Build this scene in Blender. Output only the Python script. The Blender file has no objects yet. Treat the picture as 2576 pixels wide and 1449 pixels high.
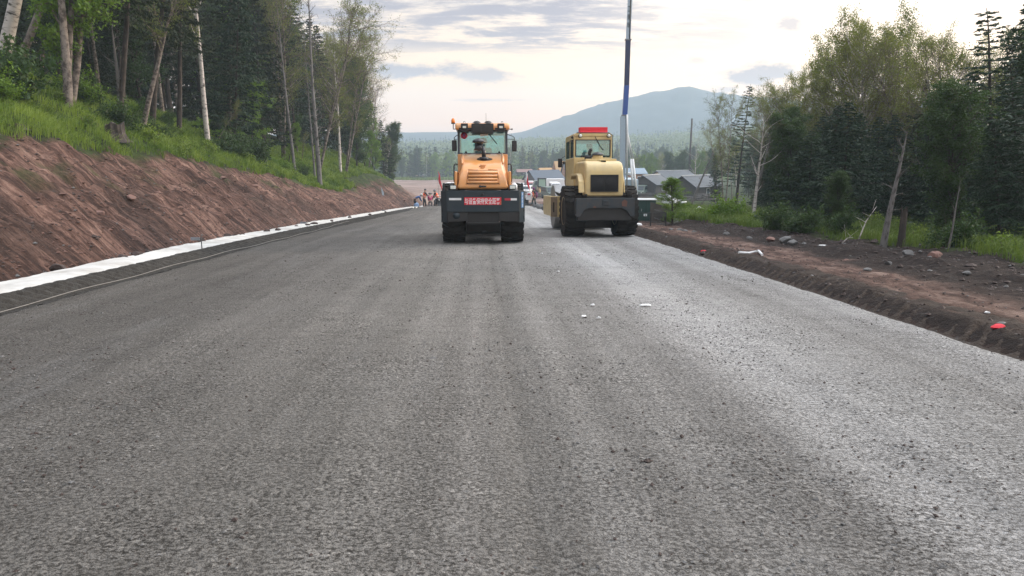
import bpy, math, random
import numpy as np
from mathutils import Vector, Matrix
R = math.radians
scene = bpy.context.scene
COL = scene.collection
PITCH = math.atan(374.5 / 1860)
# ------------------------------------------------------------------ camera
cam = bpy.data.cameras.new('camera'); camo = bpy.data.objects.new('camera', cam); COL.objects.link(camo)
cam.sensor_width = 36; cam.lens = 1860 / 2576 * 36; cam.clip_start = .05; cam.clip_end = 8000
camo.location = (0, 0, 1.5); camo.rotation_euler = (R(90) - PITCH, 0, 0)
scene.camera = camo
# ------------------------------------------------------------------ world
SUN_AZ, SUN_EL = 62.0, 15.0
W = bpy.data.worlds.new('World'); scene.world = W; W.use_nodes = True
def nodes_of(nt):
    N, L = nt.nodes, nt.links
    def n(t, **k):
        x = N.new(t)
        for a, v in k.items():
            if a == 'i':
                for kk, vv in v.items(): x.inputs[kk].default_value = vv
            else: setattr(x, a, v)
        return x
    return N, L, n
def mathn(n, L, op, a, b=None, c=None, clamp=False):
    x = n('ShaderNodeMath', operation=op); x.use_clamp = clamp
    for k, v in enumerate((a, b, c)):
        if v is None: continue
        if isinstance(v, (int, float)): x.inputs[k].default_value = v
        else: L.new(v, x.inputs[k])
    return x.outputs[0]
def ramp(n, L, fac, stops, interp='LINEAR'):
    x = n('ShaderNodeValToRGB'); cr = x.color_ramp; cr.interpolation = interp
    while len(cr.elements) < len(stops): cr.elements.new(.5)
    for e, (p, c) in zip(cr.elements, stops):
        e.position = p; e.color = (c, c, c, 1) if isinstance(c, (int, float)) else (*c, 1)
    L.new(fac, x.inputs[0]); return x.outputs[0]
def mixc(n, L, fac, a, b, mode='MIX'):
    x = n('ShaderNodeMix', data_type='RGBA', blend_type=mode)
    for idx, v in ((0, fac), (6, a), (7, b)):
        if isinstance(v, (int, float)): x.inputs[idx].default_value = v
        elif isinstance(v, tuple): x.inputs[idx].default_value = (*v, 1)
        else: L.new(v, x.inputs[idx])
    return x.outputs[2]
def world():
    N, L, n = nodes_of(W.node_tree); N.clear()
    out = n('ShaderNodeOutputWorld'); bg = n('ShaderNodeBackground')
    sky = n('ShaderNodeTexSky'); sky.sky_type = 'NISHITA'; sky.sun_disc = False
    sky.sun_elevation = R(SUN_EL); sky.sun_rotation = R(SUN_AZ); sky.dust_density = 2.0
    tc = n('ShaderNodeTexCoord'); sp = n('ShaderNodeSeparateXYZ'); L.new(tc.outputs['Generated'], sp.inputs[0])
    x, y, z = sp.outputs
    M = lambda *a, **k: mathn(n, L, *a, **k)
    az = M('ARCTAN2', x, y); el = M('ARCSINE', z)
    # thin cloud veil: warm at the horizon, white above, brighter towards the low sun
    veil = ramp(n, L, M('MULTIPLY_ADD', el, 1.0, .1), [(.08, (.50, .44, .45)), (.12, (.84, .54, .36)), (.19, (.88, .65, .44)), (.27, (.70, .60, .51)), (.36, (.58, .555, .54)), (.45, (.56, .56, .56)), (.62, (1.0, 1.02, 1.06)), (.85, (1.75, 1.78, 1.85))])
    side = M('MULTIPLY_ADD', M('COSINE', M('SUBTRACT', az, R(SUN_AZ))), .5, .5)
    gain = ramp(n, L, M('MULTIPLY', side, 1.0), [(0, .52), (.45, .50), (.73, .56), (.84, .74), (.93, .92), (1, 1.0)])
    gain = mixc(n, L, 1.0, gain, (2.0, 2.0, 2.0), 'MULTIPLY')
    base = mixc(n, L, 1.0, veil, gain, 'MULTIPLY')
    # clouds on a flat layer overhead
    zz = M('MAXIMUM', M('ADD', z, .12), .03)
    cb = n('ShaderNodeCombineXYZ'); L.new(M('DIVIDE', x, zz), cb.inputs[0]); L.new(M('DIVIDE', y, zz), cb.inputs[1])
    no = n('ShaderNodeTexNoise', i={'Scale': 2.6, 'Detail': 10.0, 'Roughness': .68, 'Distortion': .25})
    mp = n('ShaderNodeMapping', i={'Scale': (.8, 1.7, 1)}); L.new(cb.outputs[0], mp.inputs[0]); L.new(mp.outputs[0], no.inputs['Vector'])
    cm = ramp(n, L, no.outputs[0], [(.38, 0), (.58, 1)], 'EASE')
    lft = ramp(n, L, M('MULTIPLY_ADD', az, .8, .5), [(.54, 1), (.70, .5), (.80, 0)], 'EASE')
    hi = ramp(n, L, el, [(.095, 0), (.128, 1)], 'EASE')
    c1 = M('MULTIPLY', M('MULTIPLY', cm, lft), hi)
    # separate low cloud banks
    n2 = n('ShaderNodeTexNoise', i={'Scale': 14.0, 'Detail': 8.0, 'Roughness': .66}); m2 = n('ShaderNodeMapping', i={'Scale': (1, 1, 2.6)})
    L.new(tc.outputs['Generated'], m2.inputs[0]); L.new(m2.outputs[0], n2.inputs['Vector'])
    tot = c1
    for (a0, e0, wa, we, s) in [(-.125, .084, .085, .016, 1.0), (-.045, .080, .08, .012, .8), (.305, .078, .075, .019, .95), (.275, .060, .055, .012, .7), (.345, .138, .02, .012, .7), (.236, .097, .02, .006, .5), (-.03, .050, .07, .003, .4), (-.24, .098, .12, .014, .6)]:
        dx = M('DIVIDE', M('SUBTRACT', az, a0), wa); dy = M('DIVIDE', M('SUBTRACT', el, e0), we)
        d = M('SQRT', M('ADD', M('MULTIPLY', dx, dx), M('MULTIPLY', dy, dy)))
        v = M('SUBTRACT', M('MULTIPLY_ADD', n2.outputs[0], 3.2, -.75), d)
        tot = M('MAXIMUM', tot, M('MULTIPLY', M('MULTIPLY', v, 1.8, clamp=True), s))
    cc = mixc(n, L, side, (.17, .18, .23), (.32, .29, .35))
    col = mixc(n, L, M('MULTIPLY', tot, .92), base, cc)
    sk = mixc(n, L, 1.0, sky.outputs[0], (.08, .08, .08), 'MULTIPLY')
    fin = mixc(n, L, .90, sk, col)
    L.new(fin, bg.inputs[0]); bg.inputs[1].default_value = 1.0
    L.new(bg.outputs[0], out.inputs[0])
world()
sl = bpy.data.lights.new('sun', 'SUN'); so = bpy.data.objects.new('sun', sl); COL.objects.link(so)
sl.energy = 2.0; sl.angle = R(9); sl.color = (1, .80, .60)
sd = Vector((math.sin(R(SUN_AZ)) * math.cos(R(SUN_EL)), math.cos(R(SUN_AZ)) * math.cos(R(SUN_EL)), math.sin(R(SUN_EL))))
so.rotation_euler = sd.to_track_quat('Z', 'Y').to_euler(); so.location = (20, 10, 30)
vs = scene.view_settings; vs.view_transform = 'Standard'; vs.look = 'None'; vs.exposure = 0.6; vs.gamma = 1; vs.use_curve_mapping = False
cy = scene.cycles
cy.max_bounces = 6; cy.diffuse_bounces = 3; cy.glossy_bounces = 2; cy.transmission_bounces = 4; cy.transparent_max_bounces = 12; cy.volume_bounces = 2
cy.use_denoising = True; cy.sample_clamp_indirect = 4; cy.use_adaptive_sampling = True; cy.adaptive_threshold = .01
# ------------------------------------------------------------------ noise and ground shape
def _h(ix, iy, s):
    n = (ix.astype(np.int64) * 374761393 + iy.astype(np.int64) * 668265263 + s * 982451653) & 0x7fffffff
    n = ((n ^ (n >> 13)) * 1274126177) & 0x7fffffff
    return ((n ^ (n >> 16)) & 0xffff) / 65535.0
def vn(x, y, s=0):
    x = np.asarray(x, float); y = np.asarray(y, float)
    ix = np.floor(x); iy = np.floor(y); fx = x - ix; fy = y - iy
    fx = fx * fx * (3 - 2 * fx); fy = fy * fy * (3 - 2 * fy)
    a = _h(ix, iy, s); b = _h(ix + 1, iy, s); c = _h(ix, iy + 1, s); d = _h(ix + 1, iy + 1, s)
    return (a + (b - a) * fx) * (1 - fy) + (c + (d - c) * fx) * fy
def fbm(x, y, o=4, s=0, g=.5):
    t = 0; a = 1; w = 0
    for k in range(o):
        t = t + a * (vn(x * 2 ** k + 17.3 * k, y * 2 ** k + 9.1 * k, s + k) - .5); w += a; a *= g
    return t / w * 2
def ss(a, b, x):
    t = np.clip((np.asarray(x, float) - a) / (b - a), 0, 1); return t * t * (3 - 2 * t)
_yy = np.arange(-100, 3001, 1.0)
_sl = np.interp(_yy, [-1e3, 0, 15, 30, 100, 130, 300, 500, 3000], [.0606, .0606, .0606, .073, .073, .04, .025, 0, 0])
_zz = -np.cumsum(_sl); _zz -= np.interp(0, _yy, _zz)
def zr(Y): return np.interp(Y, _yy, _zz)
def ax(Y): return -.039 * np.clip(np.asarray(Y, float), -100, 200)
def RC(Y): return 11.2 + .5 * fbm(np.asarray(Y) * .35, 0 * np.asarray(Y), 3, 5)
def HB(Y): return np.interp(Y, [-20, 10, 18, 28, 40, 50, 58, 68, 78, 90, 105, 125], [2.75, 2.75, 2.7, 2.55, 2.2, 1.7, 1.45, 2.2, 2.85, 2.8, 1.8, 0])
def etop(az): return np.interp(az, [-1, -.4, -.15, 0, .1, .2, .28, .4, .6, 1.2], [.01, .004, -.004, -.002, .0, .006, .012, .03, .04, .04])
def ground(X, Y, fine=True):
    X = np.asarray(X, float); Y = np.asarray(Y, float)
    r = X - ax(Y); t = -r
    z = zr(Y)
    n1 = fbm(X * .22, Y * .22, 4, 1)
    # left shoulder, fabric ledge, cut bank, forest floor
    left = -.03 - .09 * ss(5.7, 6.0, t) + .08 * ss(6.1, 6.6, t)
    rc = RC(Y); H = HB(Y)
    bk = np.clip((t - 7.6) / (rc - 7.6), 0, 1)
    left = left + H * (bk ** .9) * (t > 7.6)
    fz = ss(7.7, 8.4, t) * (1 - ss(rc + .5, rc + 2, t)) * np.clip(H, 0, 2)
    if fine:
        left = left + fz * (.10 * fbm(Y * 1.7 + r * .7, r * .5, 3, 11) + .07 * fbm(Y * 5 + r * 2, r * 3.4, 3, 21) + .10 * np.abs(fbm(X * 1.9, Y * 1.9, 3, 23)) + .07 * fbm(r * .8, Y * .5, 3, 31))
    over = np.clip(t - rc, 0, None)
    hump = ss(130, 95, Y) * 0 + np.clip(H / 2.7, 0, 1)
    left = left + (.55 * np.minimum(over, 6) + .26 * np.clip(over - 6, 0, 26)) * np.clip(HB(Y) / 1.5, .15, 1) * (1 - ss(120, 260, Y))
    # right verge: dark edge, reddish strip, rubble, grass
    right = .10 * ss(4.7, 5.1, r) - .02 * ss(5.5, 6.1, r) + .10 * ss(6.8, 7.8, r) + .10 * ss(9.5, 14, r)
    vz = ss(4.7, 5.0, r) * (1 - ss(10, 12, r))
    if fine:
        right = right + vz * (.05 * fbm(X * 3, Y * 3, 3, 41) + .03 * fbm(X * 9, Y * 9, 2, 45)) + .16 * ss(6.8, 7.8, r) * (1 - ss(9.6, 11, r)) * fbm(X * 1.1, Y * 1.1, 3, 51)
    right = right + .25 * ss(11, 20, r) * n1
    off = np.where(r < -5.6, left, np.where(r > 4.68, right, -.06))
    far = ss(100, 140, Y)
    z = z + off
    z = z + ss(110, 160, Y) * (.5 * fbm(X * .05, Y * .05, 4, 61) + .15 * fbm(X * .3, Y * .3, 3, 62))
    # wooded hills beyond the valley
    az = X / np.maximum(Y, 50)
    e = etop(az)
    d0 = 345 + 25 * fbm(az * 6, az * 0, 2, 71)
    hillz = 1.5 + e * 950 - 8
    k = ss(0, 1, (Y - d0) / 600.0)
    z = z * (1 - k) + hillz * k + k * (9 * fbm(X * .006, Y * .006, 4, 81))
    z = z - 60 * ss(1000, 1300, Y)
    return z
def P(px, py, Y):                      # photograph point (2576-wide) at distance Y
    el = math.atan((724.5 - py) / 1860) - PITCH
    Zp = Y * math.tan(el); d = Y * math.cos(PITCH) - Zp * math.sin(PITCH)
    return Vector(((px - 1288) / 1860 * d, Y, Zp + 1.5))
_ys = np.concatenate([np.arange(2, 60, .1), np.arange(60, 400, .5)])
def gp(px, py):                        # where the sight line meets the ground
    el = math.atan((724.5 - py) / 1860) - PITCH
    Zp = _ys * math.tan(el); d = _ys * math.cos(PITCH) - Zp * math.sin(PITCH)
    X = (px - 1288) / 1860 * d; rr = X - ax(_ys); g = ground(X, _ys, False) + .065 * ((rr > -5.6) & (rr < 4.68))
    hit = np.nonzero(Zp + 1.5 <= g)[0]
    i = hit[0] if len(hit) else 300
    return Vector((X[i], _ys[i], float(g[i])))
def G(x, y): return float(ground(np.array([x]), np.array([y]), True)[0])
# ------------------------------------------------------------------ objects
def tag(o, label=None, cat=None, group=None, kind=None):
    if label: o['label'] = label
    if cat: o['category'] = cat
    if group: o['group'] = group
    if kind: o['kind'] = kind
    return o
def empty(name, loc=(0, 0, 0), rz=0.0, label=None, cat=None, group=None):
    o = bpy.data.objects.new(name, None); COL.objects.link(o); o.location = loc; o.rotation_euler = (0, 0, rz)
    o.empty_display_size = .2
    return tag(o, label, cat, group)
def copy_tree(o, parent=None):
    c = o.copy(); COL.objects.link(c)
    if parent: c.parent = parent
    for ch in list(o.children): copy_tree(ch, c)
    return c
def arrmesh(name, V, F, mats, smooth=False, mi=None, tint=None):
    """V (n,3); F (m,k) index array with k = 3 or 4, or list of such arrays"""
    me = bpy.data.meshes.new(name)
    Fs = F if isinstance(F, list) else [F]
    Fs = [f for f in Fs if len(f)]
    me.vertices.add(len(V)); me.vertices.foreach_set('co', np.asarray(V, np.float32).ravel())
    lv = np.concatenate([f.ravel() for f in Fs]).astype(np.int32)
    tot = np.concatenate([np.full(len(f), f.shape[1], np.int32) for f in Fs])
    st = np.concatenate([[0], np.cumsum(tot)[:-1]]).astype(np.int32)
    me.loops.add(len(lv)); me.loops.foreach_set('vertex_index', lv)
    me.polygons.add(len(tot)); me.polygons.foreach_set('loop_start', st)
    if mi is not None: me.polygons.foreach_set('material_index', np.asarray(mi, np.int32))
    me.update(calc_edges=True)
    if not smooth: me.polygons.foreach_set('use_smooth', np.zeros(len(tot), bool))
    else: me.polygons.foreach_set('use_smooth', np.ones(len(tot), bool))
    if tint is not None:
        a = me.attributes.new('tint', 'FLOAT', 'FACE'); a.data.foreach_set('value', np.asarray(tint, np.float32))
    for m in (mats if isinstance(mats, (list, tuple)) else [mats]): me.materials.append(m)
    return me
def link(name, me, parent=None, loc=None):
    o = bpy.data.objects.new(name, me); COL.objects.link(o)
    if parent: o.parent = parent
    if loc is not None: o.location = loc
    return o
class MB:
    """collects shapes; build() links them as ONE mesh object"""
    def __init__(s): s.v = []; s.f = []; s.sm = []; s.mi = []
    def add(s, V, F, smooth=False, m=0):
        b = len(s.v); s.v += [tuple(p) for p in V]
        for f in F: s.f.append([b + i for i in f]); s.sm.append(smooth); s.mi.append(m)
        return s
    def box(s, x0, x1, y0, y1, z0, z1, m=0, rot=None, tp=1.0):
        cx, cy_ = (x0 + x1) / 2, (y0 + y1) / 2
        V = [(x0, y0, z0), (x1, y0, z0), (x1, y1, z0), (x0, y1, z0)] + [(cx + (x - cx) * tp, cy_ + (y - cy_) * tp, z1) for x, y in ((x0, y0), (x1, y0), (x1, y1), (x0, y1))]
        if rot is not None:
            c = Vector((cx, cy_, (z0 + z1) / 2)); V = [c + rot @ (Vector(p) - c) for p in V]
        return s.add(V, [(0, 3, 2, 1), (4, 5, 6, 7), (0, 1, 5, 4), (1, 2, 6, 5), (2, 3, 7, 6), (3, 0, 4, 7)], False, m)
    def prism(s, pts, a0, a1, axis='x', m=0, t0=1.0, t1=1.0, smooth=False):
        """pts 2D polygon; axis x -> (y,z), y -> (x,z), z -> (x,y)"""
        n = len(pts)
        def mk(p, a, k=1.0):
            if axis == 'x': return (a, p[0], p[1])
            if axis == 'y': return (p[0], a, p[1])
            return (p[0], p[1], a)
        V = [mk(p, a0) for p in pts] + [mk(p, a1) for p in pts]
        F = [tuple(range(n))[::-1], tuple(range(n, 2 * n))] + [(i, (i + 1) % n, n + (i + 1) % n, n + i) for i in range(n)]
        return s.add(V, F, smooth, m)
    def tube(s, pts, rad, n=8, m=0, cap=True, smooth=True):
        pts = [Vector(p) for p in pts]
        rad = [rad] * len(pts) if isinstance(rad, (int, float)) else rad
        V = []; prev = None
        for i, p in enumerate(pts):
            d = (pts[min(i + 1, len(pts) - 1)] - pts[max(i - 1, 0)]).normalized()
            if prev is None: u = d.orthogonal().normalized()
            else:
                u = prev - d * prev.dot(d)
                u = u.normalized() if u.length > 1e-6 else d.orthogonal().normalized()
            prev = u; w = d.cross(u)
            V += [p + (u * math.cos(2 * math.pi * k / n) + w * math.sin(2 * math.pi * k / n)) * rad[i] for k in range(n)]
        F = [(i * n + k, i * n + (k + 1) % n, (i + 1) * n + (k + 1) % n, (i + 1) * n + k) for i in range(len(pts) - 1) for k in range(n)]
        s.add(V, F, smooth, m)
        if cap:
            b = len(s.v) - len(V)
            s.f.append([b + k for k in range(n)][::-1]); s.sm.append(False); s.mi.append(m)
            s.f.append([b + (len(pts) - 1) * n + k for k in range(n)]); s.sm.append(False); s.mi.append(m)
        return s
    def lathe(s, prof, c=(0, 0, 0), axis='z', n=24, m=0, smooth=True):
        """prof [(radius, along)]"""
        V = []
        for r_, a in prof:
            for k in range(n):
                t = 2 * math.pi * k / n; q = (r_ * math.cos(t), r_ * math.sin(t))
                if axis == 'z': v = (c[0] + q[0], c[1] + q[1], c[2] + a)
                elif axis == 'x': v = (c[0] + a, c[1] + q[0], c[2] + q[1])
                else: v = (c[0] + q[1], c[1] + a, c[2] + q[0])
                V.append(v)
        F = [(i * n + k, i * n + (k + 1) % n, (i + 1) * n + (k + 1) % n, (i + 1) * n + k) for i in range(len(prof) - 1) for k in range(n)]
        F += [tuple(range(n))[::-1], tuple(range((len(prof) - 1) * n, len(prof) * n))]
        return s.add(V, F, smooth, m)
    def blob(s, c, r_, seed=0, m=0, nu=10, nv=7, rough=.18):
        rn = random.Random(seed); V = []
        ph = [rn.uniform(0, 6) for _ in range(6)]
        for i in range(nv + 1):
            a = math.pi * i / nv
            for k in range(nu):
                t = 2 * math.pi * k / nu
                q = 1 + rough * (math.sin(2 * t + ph[0]) * math.sin(a + ph[1]) + .6 * math.sin(3 * t + 2 * a + ph[2]) + .4 * math.cos(4 * a + t + ph[3])) + rn.uniform(-rough, rough) * .3 * math.sin(a)
                V.append((c[0] + r_[0] * q * math.sin(a) * math.cos(t), c[1] + r_[1] * q * math.sin(a) * math.sin(t), c[2] + r_[2] * q * math.cos(a)))
        F = [(i * nu + k, (i + 1) * nu + k, (i + 1) * nu + (k + 1) % nu, i * nu + (k + 1) % nu) for i in range(nv) for k in range(nu)]
        return s.add(V, F, True, m)
    def rock(s, c, r_, seed=0, m=0, cuts=11):
        b = len(s.v); s.blob((0, 0, 0), (1, 1, 1), seed, m, 16, 10, .06); rn = random.Random(seed)
        V = [Vector(v) for v in s.v[b:]]
        for _ in range(cuts):
            d = Vector((rn.gauss(0, 1), rn.gauss(0, 1), rn.gauss(0, 1))).normalized(); k = rn.uniform(.52, .85)
            V = [v - d * (v.dot(d) - k) if v.dot(d) > k else v for v in V]
        s.v[b:] = [(c[0] + v.x * r_[0], c[1] + v.y * r_[1], c[2] + v.z * r_[2]) for v in V]
        n = len(s.sm) - 160
        for i in range(n, len(s.sm)): s.sm[i] = False
        return s
    def build(s, name, mats, parent=None, bevel=0, loc=None, seg=2, ang=35):
        me = bpy.data.meshes.new(name); me.from_pydata([tuple(v) for v in s.v], [], s.f)
        me.polygons.foreach_set('use_smooth', s.sm); me.polygons.foreach_set('material_index', s.mi); me.update()
        for m in (mats if isinstance(mats, (list, tuple)) else [mats]): me.materials.append(m)
        o = link(name, me, parent, loc)
        if bevel:
            b = o.modifiers.new('bevel', 'BEVEL'); b.width = bevel; b.segments = seg; b.limit_method = 'ANGLE'; b.angle_limit = R(ang)
        return o
def smooth_all(o): o.data.polygons.foreach_set('use_smooth', [True] * len(o.data.polygons)); return o
# ------------------------------------------------------------------ materials
def newmat(name):
    m = bpy.data.materials.new(name); m.use_nodes = True; nt = m.node_tree
    N, L, n = nodes_of(nt); b = N['Principled BSDF']; return m, N, L, n, b
def paint(name, c, rough=.45, metal=0.0, dirt=.25, dirtc=(.12, .10, .085), scale=6.0, bump=.0, coat=0.0, spec=.5, emit=None):
    m, N, L, n, b = newmat(name)
    tc = n('ShaderNodeTexCoord')
    no = n('ShaderNodeTexNoise', i={'Scale': scale, 'Detail': 7.0, 'Roughness': .65}); L.new(tc.outputs['Object'], no.inputs['Vector'])
    f = mathn(n, L, 'MULTIPLY', ramp(n, L, no.outputs[0], [(.42, 0), (.72, 1)]), dirt)
    L.new(mixc(n, L, f, c, dirtc), b.inputs['Base Color'])
    L.new(mathn(n, L, 'MULTIPLY_ADD', no.outputs[0], .25, rough - .1), b.inputs['Roughness'])
    b.inputs['Metallic'].default_value = metal; b.inputs['Coat Weight'].default_value = coat; b.inputs['Specular IOR Level'].default_value = spec
    if bump:
        n3 = n('ShaderNodeTexNoise', i={'Scale': scale * 6, 'Detail': 5.0}); L.new(tc.outputs['Object'], n3.inputs['Vector'])
        bp = n('ShaderNodeBump', i={'Strength': .7, 'Distance': bump}); L.new(n3.outputs[0], bp.inputs['Height']); L.new(bp.outputs[0], b.inputs['Normal'])
    if emit:
        b.inputs['Emission Color'].default_value = (*c, 1); b.inputs['Emission Strength'].default_value = emit
    return m
def leafmat(name, c1, c2, trans=.35, rough=.55):
    m, N, L, n, b = newmat(name)
    at = n('ShaderNodeAttribute', attribute_name='tint'); oi = n('ShaderNodeObjectInfo')
    f = mathn(n, L, 'MULTIPLY_ADD', oi.outputs['Random'], .3, mathn(n, L, 'MULTIPLY', at.outputs['Fac'], .8), clamp=True)
    col = mixc(n, L, f, c1, c2)
    L.new(col, b.inputs['Base Color']); b.inputs['Roughness'].default_value = rough; b.inputs['Specular IOR Level'].default_value = .25
    tr = n('ShaderNodeBsdfTranslucent'); L.new(mixc(n, L, 1.0, col, (1.2, 1.25, .6), 'MULTIPLY'), tr.inputs[0])
    mx = n('ShaderNodeMixShader', i={0: trans}); L.new(b.outputs[0], mx.inputs[1]); L.new(tr.outputs[0], mx.inputs[2])
    L.new(mx.outputs[0], N['Material Output'].inputs[0]); return m
def barkmat(name, c1, c2, scale=3.0, thr=.5, ring=6.0):
    m, N, L, n, b = newmat(name)
    tc = n('ShaderNodeTexCoord'); mp = n('ShaderNodeMapping', i={'Scale': (1.5, 1.5, ring)}); L.new(tc.outputs['Object'], mp.inputs[0])
    no = n('ShaderNodeTexNoise', i={'Scale': scale, 'Detail': 8.0, 'Roughness': .7}); L.new(mp.outputs[0], no.inputs['Vector'])
    L.new(mixc(n, L, ramp(n, L, no.outputs[0], [(thr - .06, 0), (thr + .08, 1)]), c1, c2), b.inputs['Base Color']); b.inputs['Roughness'].default_value = .9
    bp = n('ShaderNodeBump', i={'Strength': .8, 'Distance': .02}); L.new(no.outputs[0], bp.inputs['Height']); L.new(bp.outputs[0], b.inputs['Normal'])
    return m
def glassmat(name, tint, gl=.12, op=0.0):
    m, N, L, n, b = newmat(name); N.remove(b)
    t = n('ShaderNodeBsdfTransparent', i={0: (*tint, 1)}); g = n('ShaderNodeBsdfGlossy', i={0: (.8, .9, .95, 1), 1: .03})
    d = n('ShaderNodeBsdfDiffuse', i={0: (.34, .62, .66, 1)})
    m1 = n('ShaderNodeMixShader', i={0: op}); L.new(t.outputs[0], m1.inputs[1]); L.new(d.outputs[0], m1.inputs[2])
    fr = n('ShaderNodeFresnel', i={0: 1.5}); mx = n('ShaderNodeMixShader'); L.new(mathn(n, L, 'ADD', fr.outputs[0], gl), mx.inputs[0])
    L.new(m1.outputs[0], mx.inputs[1]); L.new(g.outputs[0], mx.inputs[2]); L.new(mx.outputs[0], N['Material Output'].inputs[0]); return m
M = {}
def groundmats():
    # soil / turf / rubble sheet
    m, N, L, n, b = newmat('earth')
    at = n('ShaderNodeAttribute', attribute_name='zone'); rc = n('ShaderNodeAttribute', attribute_name='rc')
    tc = n('ShaderNodeTexCoord'); sz = n('ShaderNodeSeparateColor'); L.new(at.outputs['Color'], sz.inputs[0])
    def nz(vec, scale, sx=(1, 1, 1), det=8.0, ro=.65, rot=0.0, dist=0.0):
        mp = n('ShaderNodeMapping', i={'Scale': sx, 'Rotation': (0, 0, rot)}); L.new(vec, mp.inputs[0])
        x = n('ShaderNodeTexNoise', i={'Scale': scale, 'Detail': det, 'Roughness': ro, 'Distortion': dist}); L.new(mp.outputs[0], x.inputs['Vector']); return x.outputs[0]
    st = nz(rc.outputs['Vector'], 1.0, (.55, 2.6, 1), 9, .72, R(-8))
    st2 = nz(rc.outputs['Vector'], 1.0, (2.2, 11, 2), 8, .75, R(-8))
    big = nz(tc.outputs['Object'], .35, det=5.0)
    fine = nz(tc.outputs['Object'], 9.0, det=9.0, ro=.75)
    s = mathn(n, L, 'ADD', mathn(n, L, 'MULTIPLY', st, .55), mathn(n, L, 'ADD', mathn(n, L, 'MULTIPLY', big, .15), mathn(n, L, 'MULTIPLY', st2, .35)))
    soil = ramp(n, L, s, [(.42, (.028, .017, .014)), (.50, (.075, .042, .033)), (.56, (.175, .102, .080)), (.65, (.35, .23, .185))])
    soil = mixc(n, L, .55, soil, ramp(n, L, fine, [(.35, (.30, .28, .27)), (.55, 1.0), (.8, (1.4, 1.35, 1.3))]), 'MULTIPLY')
    vo = n('ShaderNodeTexVoronoi', i={'Scale': 7.0}); L.new(tc.outputs['Object'], vo.inputs['Vector'])
    spk = ramp(n, L, vo.outputs['Distance'], [(.10, 1), (.2, 0)])
    rub = ramp(n, L, fine, [(.35, (.012, .009, .008)), (.6, (.038, .026, .022)), (.8, (.10, .085, .075))])
    rub = mixc(n, L, mathn(n, L, 'MULTIPLY', spk, mathn(n, L, 'MULTIPLY', ramp(n, L, big, [(.45, .2), (.6, 1)]), .35)), rub, (.22, .22, .23))
    red = ramp(n, L, nz(tc.outputs['Object'], 2.6, (1, .5, 1), 9, .7), [(.38, (.055, .032, .026)), (.5, (.14, .085, .068)), (.65, (.29, .205, .17))])
    red = mixc(n, L, .6, red, ramp(n, L, fine, [(.35, .45), (.6, 1.05)]), 'MULTIPLY')
    turf = ramp(n, L, nz(tc.outputs['Object'], 1.2), [(.35, (.012, .016, .007)), (.6, (.045, .065, .018)), (.8, (.08, .10, .03))])
    flat = ramp(n, L, nz(tc.outputs['Object'], .05, (1, 2.5, 1)), [(.3, (.10, .068, .055)), (.5, (.23, .165, .14)), (.7, (.33, .27, .24))])
    c = mixc(n, L, sz.outputs[2], soil, red)
    c = mixc(n, L, sz.outputs[1], c, rub)
    c = mixc(n, L, at.outputs['Alpha'], c, flat)
    c = mixc(n, L, sz.outputs[0], c, turf)
    L.new(c, b.inputs['Base Color']); b.inputs['Roughness'].default_value = .95; b.inputs['Specular IOR Level'].default_value = .2
    hgt = mathn(n, L, 'ADD', mathn(n, L, 'MULTIPLY', fine, .9), mathn(n, L, 'ADD', mathn(n, L, 'MULTIPLY', st2, .6), mathn(n, L, 'MULTIPLY', nz(tc.outputs['Object'], 3.0, det=4.0), 1.2)))
    bp = n('ShaderNodeBump', i={'Strength': 1.0, 'Distance': .10}); L.new(hgt, bp.inputs['Height']); L.new(bp.outputs[0], b.inputs['Normal'])
    M['earth'] = m
    # road
    m, N, L, n, b = newmat('graded_gravel')
    rc = n('ShaderNodeAttribute', attribute_name='rc'); v = rc.outputs['Vector']; sp = n('ShaderNodeSeparateXYZ'); L.new(v, sp.inputs[0])
    def nz(scale, sx=(1, 1, 1), det=6.0, ro=.6, off=0.0):
        mp = n('ShaderNodeMapping', i={'Scale': sx, 'Location': (off, off, 0)}); L.new(v, mp.inputs[0])
        x = n('ShaderNodeTexNoise', i={'Scale': scale, 'Detail': det, 'Roughness': ro}); L.new(mp.outputs[0], x.inputs['Vector']); return x.outputs[0]
    Mt = lambda *a, **k: mathn(n, L, *a, **k)
    wob = Mt('MULTIPLY_ADD', nz(.12, (1, .5, 1), 3), .7, -.35)
    rr = Mt('DIVIDE', Mt('ADD', Mt('ADD', sp.outputs[0], wob), 6.0), 12.0)
    lane = ramp(n, L, rr, [(0, (.115, .107, .098)), (.2, (.145, .137, .128)), (.42, (.235, .224, .208)), (.49, (.285, .272, .256)), (.510, (.23, .22, .206)), (.516, (.185, .177, .166)), (.522, (.23, .22, .206)), (.54, (.28, .27, .256)), (.63, (.30, .292, .282)), (.69, (.44, .437, .435)), (.74, (.37, .367, .362)), (.80, (.30, .295, .288)), (.87, (.38, .378, .376)), (1, (.36, .357, .352))])
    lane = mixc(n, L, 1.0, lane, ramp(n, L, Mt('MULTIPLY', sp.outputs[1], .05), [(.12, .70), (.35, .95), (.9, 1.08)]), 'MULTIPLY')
    strk = ramp(n, L, nz(1.0, (2.6, .05, 1), 5, .6, 3.1), [(.3, .82), (.7, 1.16)])
    blot = ramp(n, L, nz(.55, (1, .6, 1), 7, .62, 9), [(.3, .90), (.7, 1.1)])
    c = mixc(n, L, 1.0, mixc(n, L, 1.0, lane, strk, 'MULTIPLY'), blot, 'MULTIPLY')
    roll = ramp(n, L, nz(1.0, (.5, 9, 1), 4, .6, 5), [(.35, .9), (.65, 1.1)])
    c = mixc(n, L, .5, c, roll, 'MULTIPLY')
    vo = n('ShaderNodeTexVoronoi', i={'Scale': 48.0, 'Randomness': 1.0}); L.new(v, vo.inputs['Vector'])
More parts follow.
